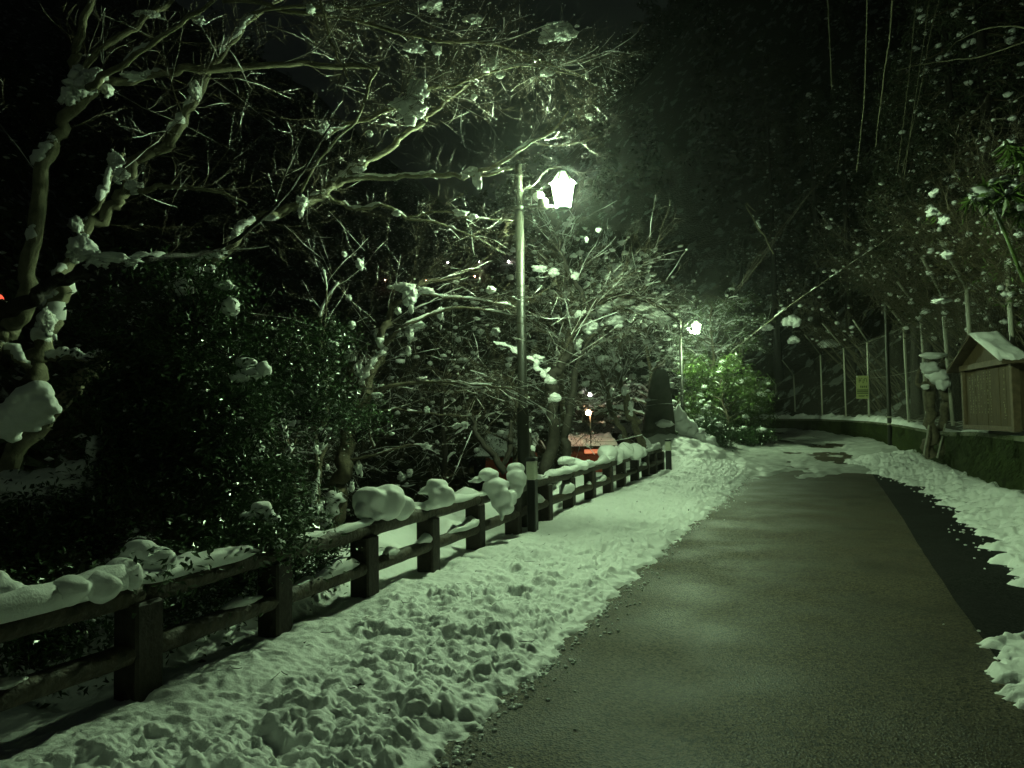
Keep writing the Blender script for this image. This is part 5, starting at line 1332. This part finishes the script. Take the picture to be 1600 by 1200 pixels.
# broad snow laden fronds at the right edge
fr = thing('palm_clump', 'large drooping fronds carrying thick snow at the right edge', 'plant', P(1590, 330, 10.8))
for k, (pts, sn_) in enumerate([([(1600, 440, 10.8, 3), (1560, 340, 10.7, 2.6), (1540, 300, 10.6, 2), (1515, 312, 10.4, 1.2)], 1), ([(1615, 420, 10.8, 3), (1598, 340, 10.7, 2.6), (1575, 285, 10.6, 2), (1545, 290, 10.4, 1.2)], 1), ([(1640, 300, 10.6, 4.5), (1610, 265, 10.5, 5), (1590, 240, 10.4, 5), (1572, 222, 10.3, 3)], 0), ([(1630, 430, 10.9, 3), (1620, 340, 10.7, 2.6), (1600, 300, 10.5, 2), (1570, 305, 10.3, 1.2)], 1)]):
    mb = MB(); pp, rr = limb_px(mb, pts, 8, 7, seed=k, wob=.4)
    # leaflets off the rib
    a_, d_, _ = spawn(pp[None], 90, .35, .8, 1.3, .6); d_[:, 2] -= .8; leaves(mb, a_, .26, .2, .16, .6)
    child_local(fr, mb, 'frond', M['leaf2'], smooth=False)
    if sn_:
        mb = MB(); limb_snow(mb, pp[len(pp) // 3:], rr[len(pp) // 3:], .75, .045, 500 + k, .03, 8); child_local(fr, mb, 'snow_cap', M['snow'])
mb = MB()
for (u, v, rx, rz) in [(1538, 300, 22, 9), (1525, 310, 12, 7), (1585, 292, 16, 13), (1598, 320, 10, 9), (1574, 225, 7, 6), (1475, 343, 8, 8), (1456, 330, 7, 7), (1458, 302, 5, 6), (1470, 470, 14, 4), (1480, 398, 10, 7)]:
    lump(mb, P(u, v, 10.5), (rx * .85 * 10.5 / F, .10, rz * .85 * 10.5 / F), 3, .55, int(u) % 50, 2.2, fine=.12)
child_local(fr, mb, 'snow_clumps', M['snow'])

# cedars: straight trunks with drooping snow flecked sprays
def cedar(label, base, h, r, seed, cr=2.2, first=.35, dab=1.0):
    g = np.random.default_rng(seed); base = np.asarray(base, float)
    o = thing('cedar_tree', label, 'tree', base, 0, 'cedars on the right slope')
    z = np.linspace(0, 1, 12); pp = base + np.stack([.25 * vnoise(z * 2 + seed, z * 0, 0, 3), .25 * vnoise(z * 2, z * 0 + seed, 0, 4), z * h - .4], 1)
    mb = MB(); tubes(mb, pp, r * (1 - .8 * z) * (1 + .25 * np.exp(-z * 20)), 10, True); child_local(o, mb, 'trunk', M['darkbark'])
    nb_ = int(h * 6); f = first + (1 - first) * g.random(nb_); a = g.uniform(0, 6.283, nb_)
    st_ = base + np.stack([0 * f, 0 * f, f * h], 1); L = cr * (1.05 - f) / (1.05 - first) * g.uniform(.6, 1.1, nb_) + .3
    d = unit(np.stack([np.cos(a), np.sin(a), -.1 + 0 * a], 1)); p1 = grow(st_, d, L, 7, .10, (0, 0, -.09))
    mb = MB(); tubes(mb, p1, (.02 * (1 - .7 * np.linspace(0, 1, 7)))[None] * np.ones((nb_, 1)), 4)
    a2, d2, _ = spawn(p1, 9, .25, .4, 1.0, .35); p2 = grow(a2, d2, g.uniform(.25, .7, len(a2)), 4, .15, (0, 0, -.12)); tubes(mb, p2, np.full((len(p2), 4), .006), 3); child_local(o, mb, 'branches', M['twig'], smooth=False, kind='stuff')
    src = p2.reshape(-1, 3); n = nb_ * 60; C = src[g.integers(0, len(src), n)] + g.normal(0, .07, (n, 3)); mb = MB(); leaves(mb, C, .20, .3, .28, .5); child_local(o, mb, 'foliage', M['needle'], smooth=False, kind='stuff')
    mb = MB(); nd = int(nb_ * 2 * dab); C = p1.reshape(-1, 3)[g.integers(0, nb_ * 7, nd)] + g.normal(0, .1, (nd, 3)); many(mb, ICO[1], C + [0, 0, .02], .065 * g.uniform(.2, 1.5, (nd, 1)) ** 1.5 * np.array([[1.3, 1, .7]]), .2); child_local(o, mb, 'snow_and_glint_dabs', M['snow'], kind='stuff')
    return o
ced = [(1425, 24, 15, .20, 'trunk rising just right of the utility pole'), (1452, 22, 14, .17, 'trunk between the pole and the snow capped stump'), (1500, 19, 15, .22, 'thick trunk behind the left roof edge of the notice board'), (1560, 18, 16, .24, 'thick trunk above the notice board roof'), (1335, 30, 17, .25, 'tree above the yellow notice'), (1285, 36, 17, .25, 'tree over the middle of the mesh fence'), (1220, 44, 18, .28, 'tree beyond the far bend right of the lamp'), (1165, 54, 12, .24, 'tree farthest along the bend, crown against the sky'), (1395, 31, 18, .25, 'tree high behind the utility pole'), (1600, 22, 16, .22, 'tree at the right picture edge'), (1470, 34, 17, .25, 'tree deep on the slope above the stump')]
for k, (u, Y, h, r, lab) in enumerate(ced):
    cedar('cedar ' + lab, on_slope(u, [-1.6, -1.3, -1.2, -1.8, -4, -4.5, -4, -3, -7, -5, -8][k]), h, r, 70 + k, 2.4, .30 if k > 3 else .42)

# thin vines hanging down
def strand(name, label, pts, m, cat, r=None, group=None, wob=.6):
    c = P(pts[0][0], pts[0][1], pts[0][2]); o = thing(name, label, cat, c, 0, group)
    mb = MB(); limb_px(mb, [(q0, q1, q2, q3 * .75) for (q0, q1, q2, q3) in pts], 6, 5, seed=int(pts[0][0]) % 60, wob=wob); child_local(o, mb, 'strand', m); return o
vn = [([(1355, -20, 12, 1.0), (1352, 120, 12, 1.1), (1346, 200, 12, .8), (1338, 270, 12, .5)], 'palbark', 'brightest thin hanging vine at the upper right'), ([(1396, -20, 12.5, 1.7), (1390, 60, 12.5, 1.7), (1384, 100, 12.5, 1.6), (1376, 160, 12.5, 1.2), (1368, 230, 12.5, .7)], '', 'thicker greenish hanging vine right of the brightest one'), ([(1292, -20, 14, .9), (1296, 60, 14, .9), (1300, 140, 14, .5)], '', 'leftmost faint hanging vine'), ([(1432, 0, 14, .7), (1420, 120, 14, .6), (1402, 270, 14, .5)], '', 'faint vine third from the left'), ([(1452, 0, 14, .7), (1438, 100, 14, .6), (1412, 280, 14, .5)], '', 'faint vine fourth from the left'), ([(1470, -10, 14, .8), (1452, 60, 14, .6), (1440, 130, 14, .6), (1410, 270, 14, .5)], '', 'rightmost faint hanging vine')]
for pts, _, lab in vn: strand('hanging_vine', lab, pts, M['palebark'], 'vine', group='vines hanging at the upper right')
# long thin leaning culms
for k, pts in enumerate([[(1143, 462, 30, .4), (1200, 385, 27, .45), (1250, 320, 25, .45), (1330, 230, 22, .35)], [(1150, 458, 30, .4), (1206, 384, 27, .45), (1256, 314, 25, .4)], [(1160, 440, 29, .3), (1180, 405, 27, .4), (1215, 350, 26, .35)]]):
    strand('leaning_cane', ['longest thin cane leaning across the dark slope', 'thin cane running beside the longest one', 'shortest thin cane left of the pair'][k], pts, M['bark'], 'cane', group='thin canes leaning in the dark middle')
for k, pts in enumerate([[(1140, 552, 33, 1.2), (1180, 520, 30, 1.0), (1230, 480, 27, .7), (1310, 425, 24, .5), (1420, 350, 20, .35)], [(1180, 330, 30, 1.0), (1165, 320, 30, 1.6), (1190, 360, 29, 2.0), (1210, 395, 28, 1.4)], [(1480, 80, 15, .8), (1500, 62, 15, 1), (1550, 42, 14, 1.5), (1620, 44, 13, 2)], [(1400, 110, 15, .6), (1470, 95, 15, 1), (1530, 90, 14, 1.3), (1620, 58, 13, 1.6)]]):
    o = strand('bare_branch', ['snow dusted bough rising right from beside the further lamp', 'short grey dead branch in the dark middle', 'upper pale bough crossing the top right', 'lower pale bough crossing the top right'][k], pts, M['palebark'], 'branch', wob=2)
    if k in (0, 1):
        mb = MB(); p3 = np.array([P(u, v, Y) for (u, v, Y, r) in pts]); r = np.array([q[3] * q[2] / F for q in pts]); limb_snow(mb, catmull(p3, 8), np.interp(np.linspace(0, 1, 8 * (len(pts) - 1) + 1), np.linspace(0, 1, len(pts)), r), .42, .015, 610 + k, .04, 6); child_local(o, mb, 'branch_snow', M['snow'])
# snow blobs hanging in the far shrubbery near the bend
for k, (u, v, Y, rx, rz) in enumerate([(1240, 531, 34, 8, 6), (1237, 501, 32, 14, 10), (1198, 511, 36, 9, 6), (1295, 536, 35, 14, 7)]):
    mb = MB(); c = P(u, v, Y); [lump(mb, np.array([(q_ - 1) * .5 * rx * Y / F, 0, (.2 if q_ == 1 else -.2) * rz * Y / F]), (.6 * rx * Y / F, .2, .75 * rz * Y / F), 3, .45, k + 3 + q_ * 7, 2.1, fine=.12) for q_ in range(3)]
    o = mb.build('snow_clump', M['snow']); o.location = c; tag(o, ['half round snow cap on the shrubs below the far bough', 'brightest snow clump on the shrubs right of the further lamp', 'small snow clump on the far bough', 'wide snow clump among the mesh fence arms'][k], 'snow clump')

# distant forest on the opposite slope, far too many and too dark to tell apart
mb = MB(); sm = MB(); g = np.random.default_rng(99); pts = []
for _ in range(900):
    s_ = g.uniform(5, 170); w_ = g.uniform(16, 95) if g.random() < .72 else g.uniform(-60, -16)
    if s_ > 75 and g.random() < .5: w_ = g.uniform(-40, 60)
    x, y = XY(s_, w_)
    if y < 20 or (abs(w_) < 15 and s_ < 66): continue
    pts.append((float(x), float(y), float(terrain(s_, w_))))
pts = np.array(pts); N = len(pts)
hh2 = g.uniform(5, 11, N)
for k in range(5):
    f = g.random(N); c = pts + np.stack([g.normal(0, .6, N), g.normal(0, .6, N), (.25 + .75 * k / 4) * hh2], 1); R = (1.9 * (1.15 - k / 4) + .3)[None] if False else np.stack([(2.0 * (1.15 - k / 4.2) + .2) * g.uniform(.7, 1.2, N)] * 2 + [g.uniform(.6, 1.1, N)], 1)
    CC = np.repeat(c, 26, 0) + unit(g.normal(0, 1, (N * 26, 3))) * np.repeat(R, 26, 0) * g.random((N * 26, 1)) ** .4
    leaves(mb, CC, .75, .3, .5, .3)
    q = CC[g.random(len(CC)) < .05]; many(sm, OCT, q + [0, 0, .2], g.uniform(.08, .26, (len(q), 1)) * np.array([[1.3, 1, .45]]), .1)
o = mb.build('forest', M['needle'], smooth=False); tag(o, 'dark conifer forest covering the slopes beyond the gorge', 'forest', kind='stuff')
o = sm.build('forest_snow', M['snow'], smooth=False); tag(o, 'flecks of snow lying on the distant dark forest', 'snow', kind='stuff')

# loose crumbs of snow and ice at the edge of the verge and on the asphalt
g = np.random.default_rng(5); mb = MB(); n = 520
sv = 2.9 * np.exp(g.random(n) * 1.9); ed = np.interp(sv, ES, ET); tv = ed + g.exponential(.07, n) + .02
x = sv * DX[0] + tv * NX[0]; y = sv * DX[1] + tv * NX[1]; R = g.uniform(.004, .016, (n, 1)) * np.array([[1.2, 1, .7]])
many(mb, ICO[1], np.stack([x, y, zg(sv) + R[:, 2] * .5], 1), R, .12)
sv = 6 + 14 * g.random(160); tv = np.interp(sv, RS, RT) - g.exponential(.10, 160) - .02; x = sv * DX[0] + tv * NX[0]; y = sv * DX[1] + tv * NX[1]; R = g.uniform(.006, .022, (160, 1)) * np.array([[1.2, 1, .7]])
many(mb, ICO[1], np.stack([x, y, zg(sv) + R[:, 2] * .5 + .006], 1), R, .12)
tag(mb.build('snow_crumbs', M['snow'], kind='stuff'), 'loose crumbs of snow scattered along the edges of the road', 'snow')

# fallen twigs and leaves on the verge snow
mb = MB(); n = 170; sv = 3.2 * np.exp(g.random(n) * 1.6); tv = -3.1 + 1.7 * g.random(n); hz = left_snow(sv, tw(sv) - tv) + zg(sv) + .004
x = sv * DX[0] + tv * NX[0]; y = sv * DX[1] + tv * NX[1]; st_ = np.stack([x, y, hz], 1); d_ = unit(g.normal(0, 1, (n, 3)) * [1, 1, .12]); pz = grow(st_, d_, g.uniform(.02, .11, n), 4, .12)
tubes(mb, pz, np.full((n, 4), .0016), 4); leaves(mb, st_[:60] + [0, 0, .004], .035, 1.5, .5)
tag(mb.build('leaf_litter', M['darkbark'], smooth=False, kind='stuff'), 'scattered dead twigs and leaves on the trodden snow', 'litter')
# ------------------------------------------------------------------ haze
hm = bpy.data.materials.new('thin_night_haze'); hm.use_nodes = True; t = hm.node_tree; t.nodes.clear()
pv = t.nodes.new('ShaderNodeVolumePrincipled'); pv.inputs['Color'].default_value = (.9, .95, .92, 1); pv.inputs['Density'].default_value = HAZE; pv.inputs['Anisotropy'].default_value = .86
out = t.nodes.new('ShaderNodeOutputMaterial'); t.links.new(pv.outputs[0], out.inputs['Volume'])
mb = MB(); zmin, zmax = -14, 130; mb.add(np.array([[x, y, z] for z in (zmin, zmax) for (x, y) in ((-260, -150), (330, -150), (330, 330), (-260, 330))]), BOXF)
if HAZE > 0:
    tag(mb.build('haze', hm, smooth=False, kind='stuff'), 'thin cold night haze glowing round the lamps', 'haze')
